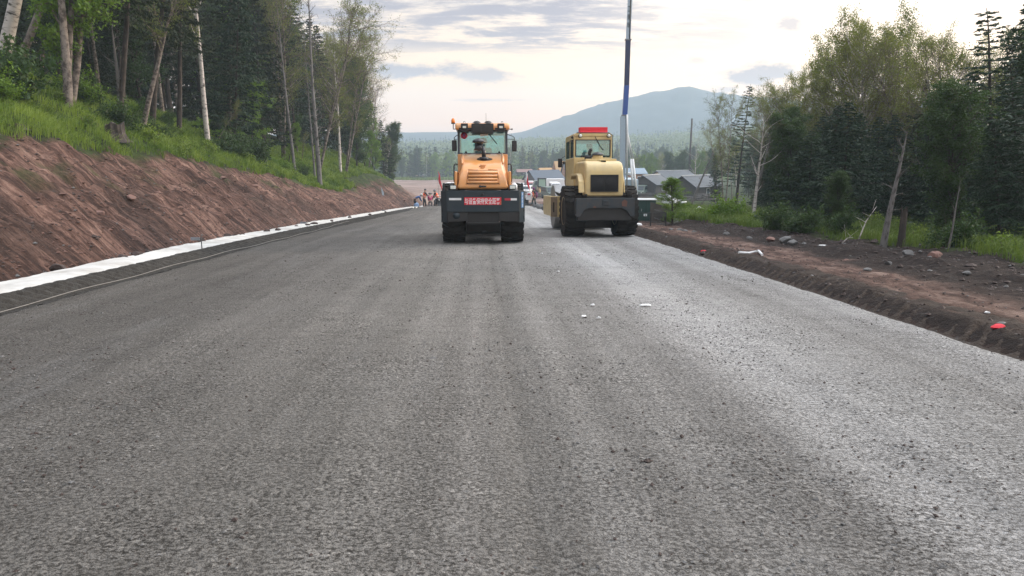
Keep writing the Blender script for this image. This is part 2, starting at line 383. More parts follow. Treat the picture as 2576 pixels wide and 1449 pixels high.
    vo2 = n('ShaderNodeTexVoronoi', i={'Scale': 130.0}); L.new(v, vo2.inputs['Vector'])
    sc = n('ShaderNodeSeparateColor'); L.new(vo.outputs['Color'], sc.inputs[0])
    loose = ramp(n, L, nz(1.1, (1, .7, 1), 10, .76, 21), [(.42, .06), (.62, 1)])
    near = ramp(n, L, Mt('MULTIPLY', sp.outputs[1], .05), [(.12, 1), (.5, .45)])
    c = mixc(n, L, Mt('MULTIPLY_ADD', loose, .55, .25), c, ramp(n, L, sc.outputs[0], [(0, .55), (.15, .85), (.8, 1.08), (1, 1.65)]), 'MULTIPLY')
    ve = n('ShaderNodeTexVoronoi', feature='DISTANCE_TO_EDGE', i={'Scale': 48.0, 'Randomness': 1.0}); L.new(v, ve.inputs['Vector'])
    crisp = ramp(n, L, nz(34, (1, 1.3, 1), 6, .82, 40), [(.52, 0), (.58, 1)])
    c = mixc(n, L, Mt('MULTIPLY', Mt('MULTIPLY', crisp, loose), .92), c, (.030, .028, .026))
    gap = Mt('MULTIPLY', ramp(n, L, ve.outputs['Distance'], [(.02, 1), (.09, 0)]), ramp(n, L, nz(5, (1, 1, 1), 6, .7, 12), [(.45, .0), (.62, .85)]))
    c = mixc(n, L, Mt('MULTIPLY', gap, Mt('MULTIPLY_ADD', loose, .8, .2)), c, (.045, .042, .038))  # shade in the hollows between stones put into the colour
    rib = ramp(n, L, nz(1.0, (1.6, 26, 1), 4, .7, 33), [(.50, 0), (.60, 1)])
    c = mixc(n, L, Mt('MULTIPLY', Mt('MULTIPLY', rib, ramp(n, L, nz(.6, (1, .3, 1), 4, .6, 50), [(.45, 0), (.6, 1)])), .28), c, (.07, .066, .06))
    c = mixc(n, L, 0.0, c, (.045, .042, .038))
    clump = Mt('MULTIPLY', ramp(n, L, nz(3.2, (1, 1, 1), 9, .8, 61), [(.57, 0), (.64, 1)]), crisp)
    c = mixc(n, L, Mt('MULTIPLY', clump, .9), c, (.020, .019, .017))
    dust = Mt('MULTIPLY', ramp(n, L, nz(.8, (1.4, .25, 1), 7, .65, 77), [(.55, 0), (.72, 1)]), .15)
    c = mixc(n, L, dust, c, (.44, .44, .44))
    L.new(c, b.inputs['Base Color']); b.inputs['Roughness'].default_value = .95; b.inputs['Specular IOR Level'].default_value = .12
    h = Mt('ADD', Mt('ADD', Mt('MULTIPLY', vo.outputs['Distance'], -.5), Mt('MULTIPLY', vo2.outputs['Distance'], -.25)), Mt('ADD', Mt('MULTIPLY', nz(24, (1, 1, 1), 5, .7, 2), -1.4), Mt('MULTIPLY', crisp, -.5)))
    bp = n('ShaderNodeBump', i={'Strength': 1.0, 'Distance': .024}); L.new(h, bp.inputs['Height']); L.new(bp.outputs[0], b.inputs['Normal'])
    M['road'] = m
groundmats()
M['berm'] = paint('damp_gravel', (.048, .045, .041), .95, dirt=.8, dirtc=(.02, .018, .016), scale=9, bump=.03, spec=.2)
M['berm2'] = paint('damp_soil', (.045, .034, .028), .95, dirt=.8, dirtc=(.02, .015, .012), scale=7, bump=.04, spec=.2)
M['fabric'] = paint('white_geotextile', (.48, .48, .465), .9, dirt=.75, dirtc=(.26, .235, .21), scale=1.6, bump=.012)
M['rope'] = paint('pale_cord', (.20, .19, .175), .8)
M['rock'] = paint('grey_rock', (.12, .12, .12), .8, dirt=.6, dirtc=(.09, .08, .075), scale=8, bump=.02)
M['rockb'] = paint('brown_rock', (.05, .033, .028), .8, dirt=.6, dirtc=(.025, .018, .015), scale=8, bump=.02)
M['rockr'] = paint('reddish_rock', (.20, .11, .09), .85, dirt=.5, scale=8, bump=.02)
M['pebble'] = paint('pebbles', (.16, .155, .15), .8, dirt=.7, dirtc=(.05, .048, .045), scale=30)
M['orange'] = paint('orange_paint', (.70, .30, .085), .30, dirt=.4, dirtc=(.50, .34, .22), scale=4, coat=.7)
M['yellow'] = paint('faded_yellow_paint', (.60, .46, .21), .42, dirt=.5, dirtc=(.36, .28, .18), scale=4, coat=.2)
M['slate'] = paint('slate_blue_paint', (.016, .028, .037), .42, dirt=.30, dirtc=(.06, .06, .06), scale=5, coat=.05, spec=.35)
M['slate2'] = paint('worn_slate_paint', (.032, .042, .050), .5, dirt=.5, dirtc=(.09, .065, .05), scale=6, spec=.3)
M['black'] = paint('black_paint', (.012, .012, .013), .45, dirt=.3, dirtc=(.05, .045, .04))
M['dark'] = paint('dark_recess', (.006, .006, .006), .9, dirt=0)
M['rubber'] = paint('tyre_rubber', (.016, .015, .014), .9, dirt=.5, dirtc=(.06, .053, .046), scale=4, bump=.004, spec=.2)
M['plastic'] = paint('black_plastic', (.014, .014, .018), .28, dirt=.2, dirtc=(.05, .05, .05))
M['steel'] = paint('drum_steel', (.32, .33, .34), .42, metal=.7, dirt=.5, dirtc=(.18, .15, .13))
M['white'] = paint('white_paint', (.72, .73, .74), .5, dirt=.2)
M['paper'] = paint('white_paper', (.75, .77, .78), .8, dirt=.05)
M['red'] = paint('red_cloth', (.60, .018, .035), .7, dirt=.12, dirtc=(.35, .01, .03))
M['redpaint'] = paint('red_sheet', (.42, .02, .04), .6, dirt=.1)
M['amber'] = paint('amber_lens', (.85, .22, .02), .2, dirt=.05, coat=.5)
M['lens'] = paint('lamp_glass', (.62, .66, .62), .12, dirt=.1, coat=.8)
M['tan'] = paint('tan_tape', (.42, .35, .22), .7, dirt=.3)
M['bluepaint'] = paint('boom_blue', (.02, .08, .34), .4, dirt=.2, dirtc=(.01, .03, .12), coat=.2)
M['navy'] = paint('boom_navy', (.010, .022, .085), .45, dirt=.2)
M['paleblue'] = paint('pale_blue_steel', (.42, .52, .62), .45, dirt=.25, dirtc=(.3, .33, .36))
M['greysteel'] = paint('grey_steel', (.22, .24, .27), .5, metal=.3, dirt=.3)
M['green'] = paint('cabinet_green', (.018, .055, .048), .45, dirt=.25, dirtc=(.05, .06, .055))
M['blue'] = paint('blue_cloth', (.035, .10, .30), .8, dirt=.3, dirtc=(.02, .03, .08))
M['navycloth'] = paint('dark_cloth', (.018, .020, .026), .9, dirt=.2)
M['greycloth'] = paint('grey_cloth', (.20, .20, .22), .9, dirt=.2)
M['hivis'] = paint('orange_vest', (.95, .14, .04), .6, dirt=.1, dirtc=(.6, .05, .02))
M['reflect'] = paint('vest_stripe', (.7, .7, .6), .4, dirt=.1)
M['purple'] = paint('purple_scarf', (.16, .02, .14), .8, dirt=.2)
M['pink'] = paint('pink_cloth', (.45, .03, .14), .8, dirt=.2)
M['skin'] = paint('skin', (.38, .22, .15), .6, dirt=.1)
M['hair'] = paint('dark_hair', (.012, .010, .009), .6, dirt=.1)
M['wood'] = paint('weathered_boards', (.085, .075, .068), .85, dirt=.6, dirtc=(.035, .03, .028), scale=3, bump=.01)
M['logwall'] = paint('orange_logs', (.36, .16, .06), .7, dirt=.4, scale=3)
M['cream'] = paint('cream_wall', (.52, .42, .28), .8, dirt=.15)
M['salmon'] = paint('salmon_wall', (.50, .17, .09), .8, dirt=.2)
M['gold'] = paint('ochre_roof', (.45, .27, .10), .7, dirt=.3)
M['slateroof'] = paint('grey_roof', (.065, .077, .092), .6, dirt=.5, dirtc=(.05, .055, .06), scale=2)
M['blueroof'] = paint('blue_roof', (.20, .28, .36), .5, dirt=.2)
M['ridge'] = paint('pale_ridge', (.55, .57, .58), .5)
M['window'] = paint('dark_window', (.03, .045, .055), .15, dirt=.1)
M['teal'] = glassmat('tinted_glass', (.66, .95, .96), .14, .14)
M['clear'] = glassmat('cab_glass', (.80, .98, .98), .04, .04)
M['emerald'] = paint('jeep_green', (.09, .13, .11), .4, dirt=.3)
M['leaf_a'] = leafmat('fresh_leaves', (.075, .15, .018), (.16, .25, .04), .4)
M['leaf_b'] = leafmat('birch_leaves', (.09, .13, .03), (.19, .20, .06), .42)
M['leaf_c'] = leafmat('dull_leaves', (.025, .055, .018), (.06, .10, .032), .3)
M['needle'] = leafmat('spruce_needles', (.009, .017, .006), (.026, .040, .013), .15)
M['needle2'] = leafmat('fir_needles', (.013, .030, .017), (.032, .060, .030), .15)
M['ysp'] = leafmat('young_spruce_needles', (.03, .07, .02), (.07, .13, .035), .25)
M['grassL'] = leafmat('grass_blades', (.035, .085, .014), (.20, .27, .055), .4)
M['grassR'] = leafmat('verge_grass', (.06, .11, .02), (.15, .20, .05), .35)
M['farleaf'] = leafmat('far_leaves', (.07, .12, .03), (.15, .19, .055), .15)
M['budbrown'] = leafmat('bud_leaves', (.16, .10, .06), (.25, .19, .10), .35)
M['birch'] = barkmat('birch_bark', (.50, .46, .43), (.05, .042, .038), 2.2, .56, 4.0)
M['birchd'] = barkmat('grey_birch_bark', (.22, .185, .16), (.055, .042, .035), 3, .5, 1.5)
M['bark'] = barkmat('dark_bark', (.035, .027, .022), (.085, .065, .052), 6, .55, .6)
M['deadbark'] = barkmat('dead_grey_wood', (.16, .15, .145), (.05, .045, .042), 5, .55, .5)
M['twig'] = paint('twigs', (.10, .07, .055), .9, dirt=.4)
# ------------------------------------------------------------------ ground, road, verges
def grid(name, rr, YY, zfun, mats, attrs=None):
    """rr (nr,nc) lateral offsets, YY (nr,) distances"""
    nr, nc = rr.shape; Y = np.repeat(YY[:, None], nc, 1); X = ax(Y) + rr
    Z = zfun(X, Y, rr)
    V = np.stack([X, Y, Z], -1).reshape(-1, 3)
    i = np.arange(nr - 1)[:, None] * nc + np.arange(nc - 1)[None]
    F = np.stack([i, i + 1, i + nc + 1, i + nc], -1).reshape(-1, 4)
    me = arrmesh(name, V, F, mats, True)
    a = me.attributes.new('rc', 'FLOAT_VECTOR', 'POINT')
    a.data.foreach_set('vector', np.stack([rr, Y, Z * 0], -1).astype(np.float32).ravel())
    if attrs is not None:
        zc = attrs(X, Y, rr); a = me.attributes.new('zone', 'FLOAT_COLOR', 'POINT'); a.data.foreach_set('color', zc.astype(np.float32).ravel())
    return link(name, me)
def rows(a, b, k, lo, hi):
    y = [a]
    while y[-1] < b: y.append(y[-1] + min(max(k * abs(y[-1]), lo), hi))
    return np.array(y)
def make_ground():
    Y = rows(-25, 1290, .0105, .13, 9)
    inner = np.concatenate([np.arange(-14, -5.7, .13), np.linspace(-5.65, 4.6, 14), np.arange(4.68, 14, .13)])
    u = np.linspace(0, 1, 46)[1:] ** 1.5
    outer = 14 + u[None] * (18 + .92 * np.clip(Y, 0, None))[:, None]
    rr = np.concatenate([-outer[:, ::-1], np.repeat(inner[None], len(Y), 0), outer], 1)
    def zone(X, Y, r):
        t = -r; rc = RC(Y); nn = fbm(X * 1.3, Y * 1.3, 3, 91); n2 = fbm(X * .3, Y * .3, 3, 92)
        g = ss(rc - .5, rc + .2, t + .9 * nn) * (Y < 110)
        g = np.maximum(g, .8 * ss(.25, .45, nn) * ss(rc - 2.2, rc - .6, t + n2) * (t > 8) * (Y < 110))
        g = np.maximum(g, ss(-.2, .5, r - RG(Y) + .7 * nn) * (Y < 75))
        g = np.maximum(g, ss(7, 10, r) * ss(34, 40, Y) * ss(60, 75, Y) * 0)
        g = np.maximum(g, ss(10.5, 13, r) * ss(50, 60, Y) * (1 - ss(70, 100, Y)))
        g = np.maximum(g, ss(60, 75, Y) * np.maximum(ss(.17, .20, X / Y.clip(1) + .02 * nn), 0))
        g = np.maximum(g, ss(300, 325, Y + 20 * fbm(X * .02, Y * .02, 3, 99)))
        far = ss(100, 112, Y) * (1 - ss(300, 320, Y)) * (1 - ss(.16, .19, X / Y.clip(1) + .02 * nn)) * ss(-.24, -.20, X / Y.clip(1) + .02 * nn); far = np.maximum(far, (t > 4.5) * ss(80, 100, Y) * .7 * (g < .5) * (Y < 310))
        red = ss(5.2, 5.7, r + .35 * nn) * (1 - ss(6.6, 7.3, r + .4 * nn)) * (r > 0) * (1 - ss(60, 80, Y))
        rub = ss(6.3, 7.0, r + .5 * nn) * (1 - ss(9.6, 10.4, r)) * (Y < 75)
        rub = np.maximum(rub, ss(4.5, 4.8, r) * (1 - ss(5.2, 5.7, r + .35 * nn)))
        pat = .6 * ss(.1, .3, n2) * ss(10.5, 9, t) * (t > 7.4) * ss(20, 14, np.abs(Y - 21)) * ss(7.4, 8.2, t)
        pat = np.maximum(pat, ss(66, 72, Y) * (1 - ss(88, 95, Y)) * ss(-.1, .2, nn + n2) * (t > 7.4))
        rub = np.maximum(rub, pat * .85); rub = np.maximum(rub, (t > 5.6) & (t < 6.7))
        return np.stack([g, rub, red, far * (1 - g)], -1)
    g = grid('ground', rr, Y, lambda X, Y, r: ground(X, Y), M['earth'], zone); tag(g, kind='structure')
    # mountain behind the valley
    px = [-600, -200, 300, 700, 900, 1000, 1180, 1260, 1310, 1370, 1440, 1500, 1560, 1620, 1680, 1715, 1745, 1800, 1850, 1980, 2100, 2300, 2576, 3000, 3400]
    py = [330, 334, 336, 336, 334, 332, 335, 336, 332, 311, 286, 263, 246, 235, 224, 221, 231, 240, 244, 254, 261, 270, 282, 300, 315]
    azs = [(x - 1288) / 1860 / math.cos(PITCH) for x in px]; els = [math.tan(math.atan((724.5 - y) / 1860) - PITCH) for y in py]
    u = np.linspace(-1.0, 1.15, 420); Yd = np.linspace(880, 1400, 60)
    A, D = np.meshgrid(u, Yd); e = np.interp(A, azs, els); top = 1.5 + e * 1120 + 3.5 * fbm(A * 14, A * 0, 4, 5) + 1.6 * fbm(A * 160, A * 0, 2, 6) * ss(.02, .03, e)
    fall = np.exp(-((D - 1120) / 190.0) ** 2)
    Z = -30 + (top + 30) * fall + 12 * fbm(A * 9, D * .006, 4, 7) * (1 - fall) * fall * 4 + 2.0 * fbm(A * 120, D * .1, 2, 8) * (fall < .97)
    V = np.stack([A * D, D, Z], -1).reshape(-1, 3); nr, nc = A.shape
    i = np.arange(nr - 1)[:, None] * nc + np.arange(nc - 1)[None]
    me = arrmesh('mountain', V, np.stack([i, i + 1, i + nc + 1, i + nc], -1).reshape(-1, 4), paint('haze_tinted_forest', (.016, .036, .050), .95, dirt=.6, dirtc=(.035, .055, .055), scale=.03), True)  # forest colour tinted blue, so distance haze is partly in the surface
    tag(link('mountain', me), kind='structure')
def RG(Y): return np.interp(Y, [8, 12, 20, 30, 45, 60], [9.6, 9.3, 9.0, 7.5, 7.0, 7.0])
make_ground()
def step58(X, Y): return .10 * ss(57.6, 58.2, Y + .25 * fbm(X * .5, X * 0, 2, 3) - .12 * X)
def make_road():
    Y = rows(-12, 112, .0055, .028, .8); Y = np.concatenate([np.arange(-12, 2, .3), Y[Y > 2]]) if False else Y
    Y = np.concatenate([np.arange(-14, 1.9, .4), rows(2.0, 112, .0055, .028, .8)])
    c = np.linspace(0, 1, 230)
    eL = -5.68 + .05 * fbm(Y * 1.5, Y * 0, 3, 7) + .45 * ss(55, 90, Y); eR = 4.72 + .045 * fbm(Y * 1.6, Y * 0, 4, 8)
    rr = eL[:, None] + (eR - eL)[:, None] * c[None]
    def z(X, Y, r):
        h = .010 * fbm(r * 2.2, Y * .15, 3, 1) + .006 * fbm(X * 9, Y * 9, 3, 2) * ss(-.2, .3, fbm(X * .8, Y * .8, 3, 9)) + .006 * fbm(X * 22, Y * 22, 2, 12)
        h += -.012 * np.exp(-((r - .25) / .12) ** 2)
        e = np.minimum(ss(0, .07, r - eL[:, None]), ss(0, .10, eR[:, None] - r))
        return zr(Y) + h - .12 * (1 - e) + step58(X, Y)
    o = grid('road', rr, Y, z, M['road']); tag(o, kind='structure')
make_road()
def make_shoulder(name, r0, r1, Ya, Yb, zf, mat, n=16):
    Y = rows(Ya, Yb, .0035, .035, .3); c = np.linspace(0, 1, n)
    rr = r0 + (r1 - r0) * np.repeat(c[None], len(Y), 0)
    o = grid(name, rr, Y, zf, mat); tag(o, kind='structure'); return o
def zl(X, Y, r):                       # compacted edge with tyre-lug prints
    t = -r
    lug = np.sin(2 * math.pi * (Y + .9 * (t - 5.7)) / .26)
    on = ss(5.80, 5.92, t) * (1 - ss(6.34, 6.44, t))
    return zr(Y) - .015 - .10 * ss(5.68, 5.95, t) + .16 * ss(5.98, 6.42, t) + .075 * on * np.clip(lug * 1.8, -1, .6) + .014 * fbm(X * 6, Y * 6, 3, 5) - .10 * ss(6.55, 6.7, t)
make_shoulder('road_shoulder', -6.72, -5.66, 2, 74, zl, M['berm'])
def zrr(X, Y, r):
    lug = np.sin(2 * math.pi * (Y - 1.1 * (r - 4.7)) / .24)
    on = ss(4.72, 4.8, r) * (1 - ss(5.05, 5.15, r))
    return zr(Y) - .02 + .125 * ss(4.7, 5.15, r) + .05 * on * np.clip(lug * 1.8, -1, .6) + .035 * on * fbm(X * 9, Y * 9, 2, 16) + .05 * ss(5, 5.2, r) * fbm(X * 5, Y * 5, 3, 6) - .12 * ss(5.45, 5.62, r)
make_shoulder('road_verge', 4.66, 5.64, 2, 58, zrr, M['berm2'])
# white fabric strip along the foot of the bank
def make_fabric():
    Y = rows(3, 77, .004, .04, .3); c = np.linspace(0, 1, 22)
    o0 = -7.58 + .10 * fbm(Y * .8, Y * 0, 3, 70) + .22 + .4 * ss(60, 77, Y); o1 = -6.46 + .04 * fbm(Y * 1.3, Y * 0, 3, 71) + .3 * ss(60, 77, Y)
    w = np.clip(ss(76.5, 60, Y), .35, 1); o0 = o1 + (o0 - o1) * w
    rr = o0[:, None] + (o1 - o0)[:, None] * c[None]
    def z(X, Y, r):
        cc = c[None] + 0 * Y
        base = zr(Y) + .03 + .035 * np.sin(math.pi * np.clip(cc * 1.1, 0, 1)) ** .6
        fold = .022 * fbm(cc * 2.2 + Y * .2, Y * .7, 3, 73) + .012 * np.abs(fbm(Y * 7 + cc * 5, cc * 2, 2, 74)) + .055 * np.exp(-((cc - .36 - .14 * fbm(Y * .3, Y * 0, 2, 76)) / .035) ** 2) * ss(-.2, .2, fbm(Y * .25, Y * 0, 2, 79)) + .03 * np.exp(-((cc - .12) / .03) ** 2)
        return base + fold - .10 * ss(.93, 1, cc) - .06 * (1 - ss(0, .05, cc))
    me_o = grid('ground_fabric', rr, Y, z, M['fabric'])
    s = me_o.modifiers.new('thickness', 'SOLIDIFY'); s.thickness = .012; s.offset = -1
    tag(me_o, 'long white fabric strip laid along the foot of the earth bank', 'fabric strip')
make_fabric()
def cord():
    pts = []
    for k in range(150):
        Y = 3 + k * (33 - 3) / 149.; r = -5.66 - .012 * math.sin(Y * .9) - (.30 * float(ss(22, 33, Y)) ** 2) + .05 * math.sin(Y * .35)
        pts.append((float(ax(Y)) + r, Y, float(zr(Y)) + .035 + .01 * math.sin(Y * 2)))
    o = MB().tube(pts, .0055, 6).build('marking_cord', M['rope'])
    tag(o, 'thin pale string line running along the left road edge', 'string line')
cord()
# loose stones on the road: countless
def pebbles():
    rn = np.random.default_rng(4); nP = 20000
    Y = 2.2 + (rn.random(nP) ** 1.8) * 19; r = rn.uniform(-5.6, 4.7, nP)
    k = fbm(r * .8 + 3, Y * .8, 3, 9) + rn.normal(0, .25, nP) > .02; Y = Y[k]; r = r[k]; nP = len(Y)
    s = rn.uniform(.0035, .011, nP) * np.where(rn.random(nP) > .985, 2.2, 1)
    base = np.array([[1, 0, 0], [-1, 0, 0], [0, 1, 0], [0, -1, 0], [0, 0, .8], [0, 0, -.8]], float)
    ff = np.array([[0, 2, 4], [2, 1, 4], [1, 3, 4], [3, 0, 4], [2, 0, 5], [1, 2, 5], [3, 1, 5], [0, 3, 5]])
    a = rn.uniform(0, 6.3, nP); V = base[None] * (1 + rn.uniform(-.35, .35, (nP, 6, 3)))
    V = V * s[:, None, None] * np.stack([rn.uniform(.8, 1.7, nP), rn.uniform(.7, 1.2, nP), rn.uniform(.6, 1, nP)], -1)[:, None]
    x = V[..., 0] * np.cos(a)[:, None] - V[..., 1] * np.sin(a)[:, None]; y = V[..., 0] * np.sin(a)[:, None] + V[..., 1] * np.cos(a)[:, None]
    X = ax(Y) + r
    W_ = np.stack([x + X[:, None], y + Y[:, None], V[..., 2] + (zr(Y) + .004)[:, None]], -1).reshape(-1, 3)
    F = (ff[None] + (np.arange(nP) * 6)[:, None, None]).reshape(-1, 3)
    tag(link('gravel', arrmesh('gravel', W_, F, [M['pebble'], M['rockb'], M['rock']], mi=np.repeat(rn.choice(3, nP, p=[.5, .35, .15]), 8))), 'small loose stones scattered over the graded gravel road', 'gravel', kind='stuff')
    # clods and stones on the right verge and bank
    nP = 14200; Y = np.concatenate([4 + rn.random(5200) ** 1.3 * 50, 9 + rn.random(9000) ** 1.1 * 80]); side = np.arange(nP) < 5200
    r = np.where(side, 4.75 + rn.random(nP) ** .8 * 5.0, -7.6 - rn.random(nP) ** 1.4 * 3.8)
    X = ax(Y) + r; s = rn.uniform(.012, .05, nP) * np.where(rn.random(nP) > .97, 2.0, 1) * 1.0
    s = np.where(side & (r < 7) & (r > 5.4), s * .5, s)
    base2 = base; V = base2[None] * (1 + rn.uniform(-.4, .4, (nP, 6, 3))) * s[:, None, None]
    V = V + 0; Z = ground(X, Y)
    W_ = np.stack([V[..., 0] + X[:, None], V[..., 1] + Y[:, None], V[..., 2] * .7 + (Z + s * .15)[:, None]], -1).reshape(-1, 3)
    F = (ff[None] + (np.arange(nP) * 6)[:, None, None]).reshape(-1, 3)
    mi = np.repeat(np.where(side, (rn.random(nP) > .93) * 1, np.where(rn.random(nP) > .35, 2, (rn.random(nP) > .9) * 1)), 8)
    tag(link('soil_clods', arrmesh('soil_clods', W_, F, [M['rockb'], M['rock'], paint('soil_lump', (.12, .066, .052), .95, dirt=.9, dirtc=(.04, .022, .018), scale=1.5)], mi=mi)), 'dark clods and chips of stone strewn over the bare soil', 'clods', kind='stuff')
pebbles()
# ------------------------------------------------------------------ trees
class TB:
    """tree collector: tubes for wood, cards for leaves"""
    def __init__(s, seed): s.rn = np.random.default_rng(seed); s.v = []; s.f = []; s.nv = 0; s.lc = []; s.ln = 0; s.tips = []; s.mi = []
    def tube(s, pts, r0, r1, n, m_=0):
        pts = np.asarray(pts, float); m = len(pts); d = np.gradient(pts, axis=0); d /= np.linalg.norm(d, axis=1)[:, None] + 1e-9
        ref = np.array([.3, .9, .1]) if abs(d[0][2]) > .8 else np.array([0, 0, 1.0])
        u = np.cross(d, ref); u /= np.linalg.norm(u, axis=1)[:, None] + 1e-9; w = np.cross(d, u)
        a = np.arange(n) * 2 * math.pi / n; rad = np.linspace(r0, r1, m)[:, None, None]
        V = pts[:, None] + (u[:, None] * np.cos(a)[None, :, None] + w[:, None] * np.sin(a)[None, :, None]) * rad
        i = np.arange(m - 1)[:, None] * n; k = np.arange(n)[None]; k2 = (np.arange(n) + 1) % n
        F = np.stack([i + k, i + k2[None], i + n + k2[None], i + n + k], -1).reshape(-1, 4) + s.nv
        s.v.append(V.reshape(-1, 3)); s.f.append(F); s.nv += m * n; s.mi.append(np.full(len(F), m_))
    def path(s, p, d, L, seg, wob, up=0.0):
        pts = [np.array(p, float)]; d = np.array(d, float)
        for _ in range(seg):
            d = d + s.rn.normal(0, wob, 3); d[2] += up; d /= np.linalg.norm(d); pts.append(pts[-1] + d * L / seg)
        return np.array(pts)
    def wood(s, name, mat): return arrmesh(name, np.concatenate(s.v), np.concatenate(s.f), [mat, M['twig']], True, mi=np.concatenate(s.mi))
def leafmesh(name, C, size, mat, rn, asp=1.6, dirs=None, tint=None, flat=0.0):
    n = len(C); size = np.broadcast_to(size, n)
    if dirs is None: d = rn.normal(0, 1, (n, 3)); d[:, 2] -= .4
    else: d = dirs
    d = d / (np.linalg.norm(d, axis=1)[:, None] + 1e-9)
    q = rn.normal(0, 1, (n, 3)); q[:, 2] *= (1 - flat); w = np.cross(d, q); w /= np.linalg.norm(w, axis=1)[:, None] + 1e-9
    a = d * (size * asp * .5)[:, None]; b = w * (size * .5)[:, None]
    V = np.stack([C - a, C + b * .9 - a * .1, C + a, C - b * .9 - a * .1], 1).reshape(-1, 3)
    F = np.arange(n * 4).reshape(-1, 4)
    t = rn.random(n) if tint is None else tint
    return arrmesh(name, V, F, mat, False, tint=t)
def broadleaf(name, seed, H, rad, bark, leaf, first=.25, limbs=16, spread=.38, leaves=9, lsize=.07, twigs=6, stems=1, up=.05, sub=7, lean=.0, crownshape=1.0, bare=0.0, kink=.05):
    T = TB(seed); rn = T.rn; LC = []
    for st in range(stems):
        a0 = rn.uniform(0, 6.28); k = .0 if stems == 1 else .10
        Hs = H * rn.uniform(.85, 1)
        tr = T.path((math.cos(a0) * k * 1.5, math.sin(a0) * k * 1.5, -.3), (math.cos(a0) * k + lean, math.sin(a0) * k, 1), Hs + .3, 12, kink * .55, .05)
        T.tube(tr, rad * (1.15 if stems == 1 else .8), rad * .12, 9)
        for i in range(limbs):
            f = first + (1 - first) * ((i + rn.random()) / limbs) ** .85; f = min(f, .985)
            q = f * 12; j = int(q); p = tr[j] + (tr[min(j + 1, 12)] - tr[j]) * (q - j)
            az = rn.uniform(0, 6.28); sh = math.sin(math.pi * min(1, (1 - f) / (1 - first) * .80 + .12)) ** .7
            L = H * spread * sh * rn.uniform(.6, 1.15) * crownshape
            el = rn.uniform(.25, .9) + .4 * f
            d = np.array([math.cos(az) * math.cos(el), math.sin(az) * math.cos(el), math.sin(el)])
            lp = T.path(p, d, L, 6, .13, up); r0 = rad * .42 * (1 - f * .75) + .006
            T.tube(lp, r0, .005, 5)
            for s2 in range(sub):
                g = (s2 + .4 + rn.random() * .6) / sub; j = min(int(g * 6), 5); p2 = lp[j] + (lp[j + 1] - lp[j]) * (g * 6 - j)
                d2 = (lp[j + 1] - lp[j]) / np.linalg.norm(lp[j + 1] - lp[j]) + rn.normal(0, .65, 3); d2[2] += .1; d2 /= np.linalg.norm(d2)
                L2 = L * .42 * (1 - g * .5) * rn.uniform(.6, 1.2) + .15
                bp = T.path(p2, d2, L2, 4, .16, .02); T.tube(bp, max(r0 * .35, .006), .003, 4, 1); lush = rn.choice([.15, .6, 1.2, 1.9])
                for s3 in range(twigs):
                    h = rn.random() * .8 + .2; j = min(int(h * 4), 3); p3 = bp[j] + (bp[j + 1] - bp[j]) * (h * 4 - j)
                    d3 = (bp[j + 1] - bp[j]) / np.linalg.norm(bp[j + 1] - bp[j]) + rn.normal(0, .7, 3); d3 /= np.linalg.norm(d3)
                    tp = T.path(p3, d3, L2 * .45 + .1, 2, .18, -.03); T.tube(tp, .0042, .002, 3, 1)
                    if rn.random() < bare: continue
                    kk = rn.poisson(leaves * lush)
                    if kk:
                        g3 = rn.random(kk); C = tp[0] + (tp[2] - tp[0]) * g3[:, None] + rn.normal(0, .06 + lsize * .6, (kk, 3)); LC.append(C)
    wood = T.wood(name + '_wood', bark)
    lv = None
    if LC:
        C = np.concatenate(LC); cl = .5 + .5 * fbm(C[:, 0] * 1.3 + C[:, 2], C[:, 1] * 1.3 + C[:, 2] * .7, 2, seed)
        lv = leafmesh(name + '_leaf', C, rn.uniform(.7, 1.25, len(C)) * lsize, leaf, rn, 1.35, tint=np.clip(cl * .7 + rn.random(len(C)) * .35, 0, 1))
    return wood, lv
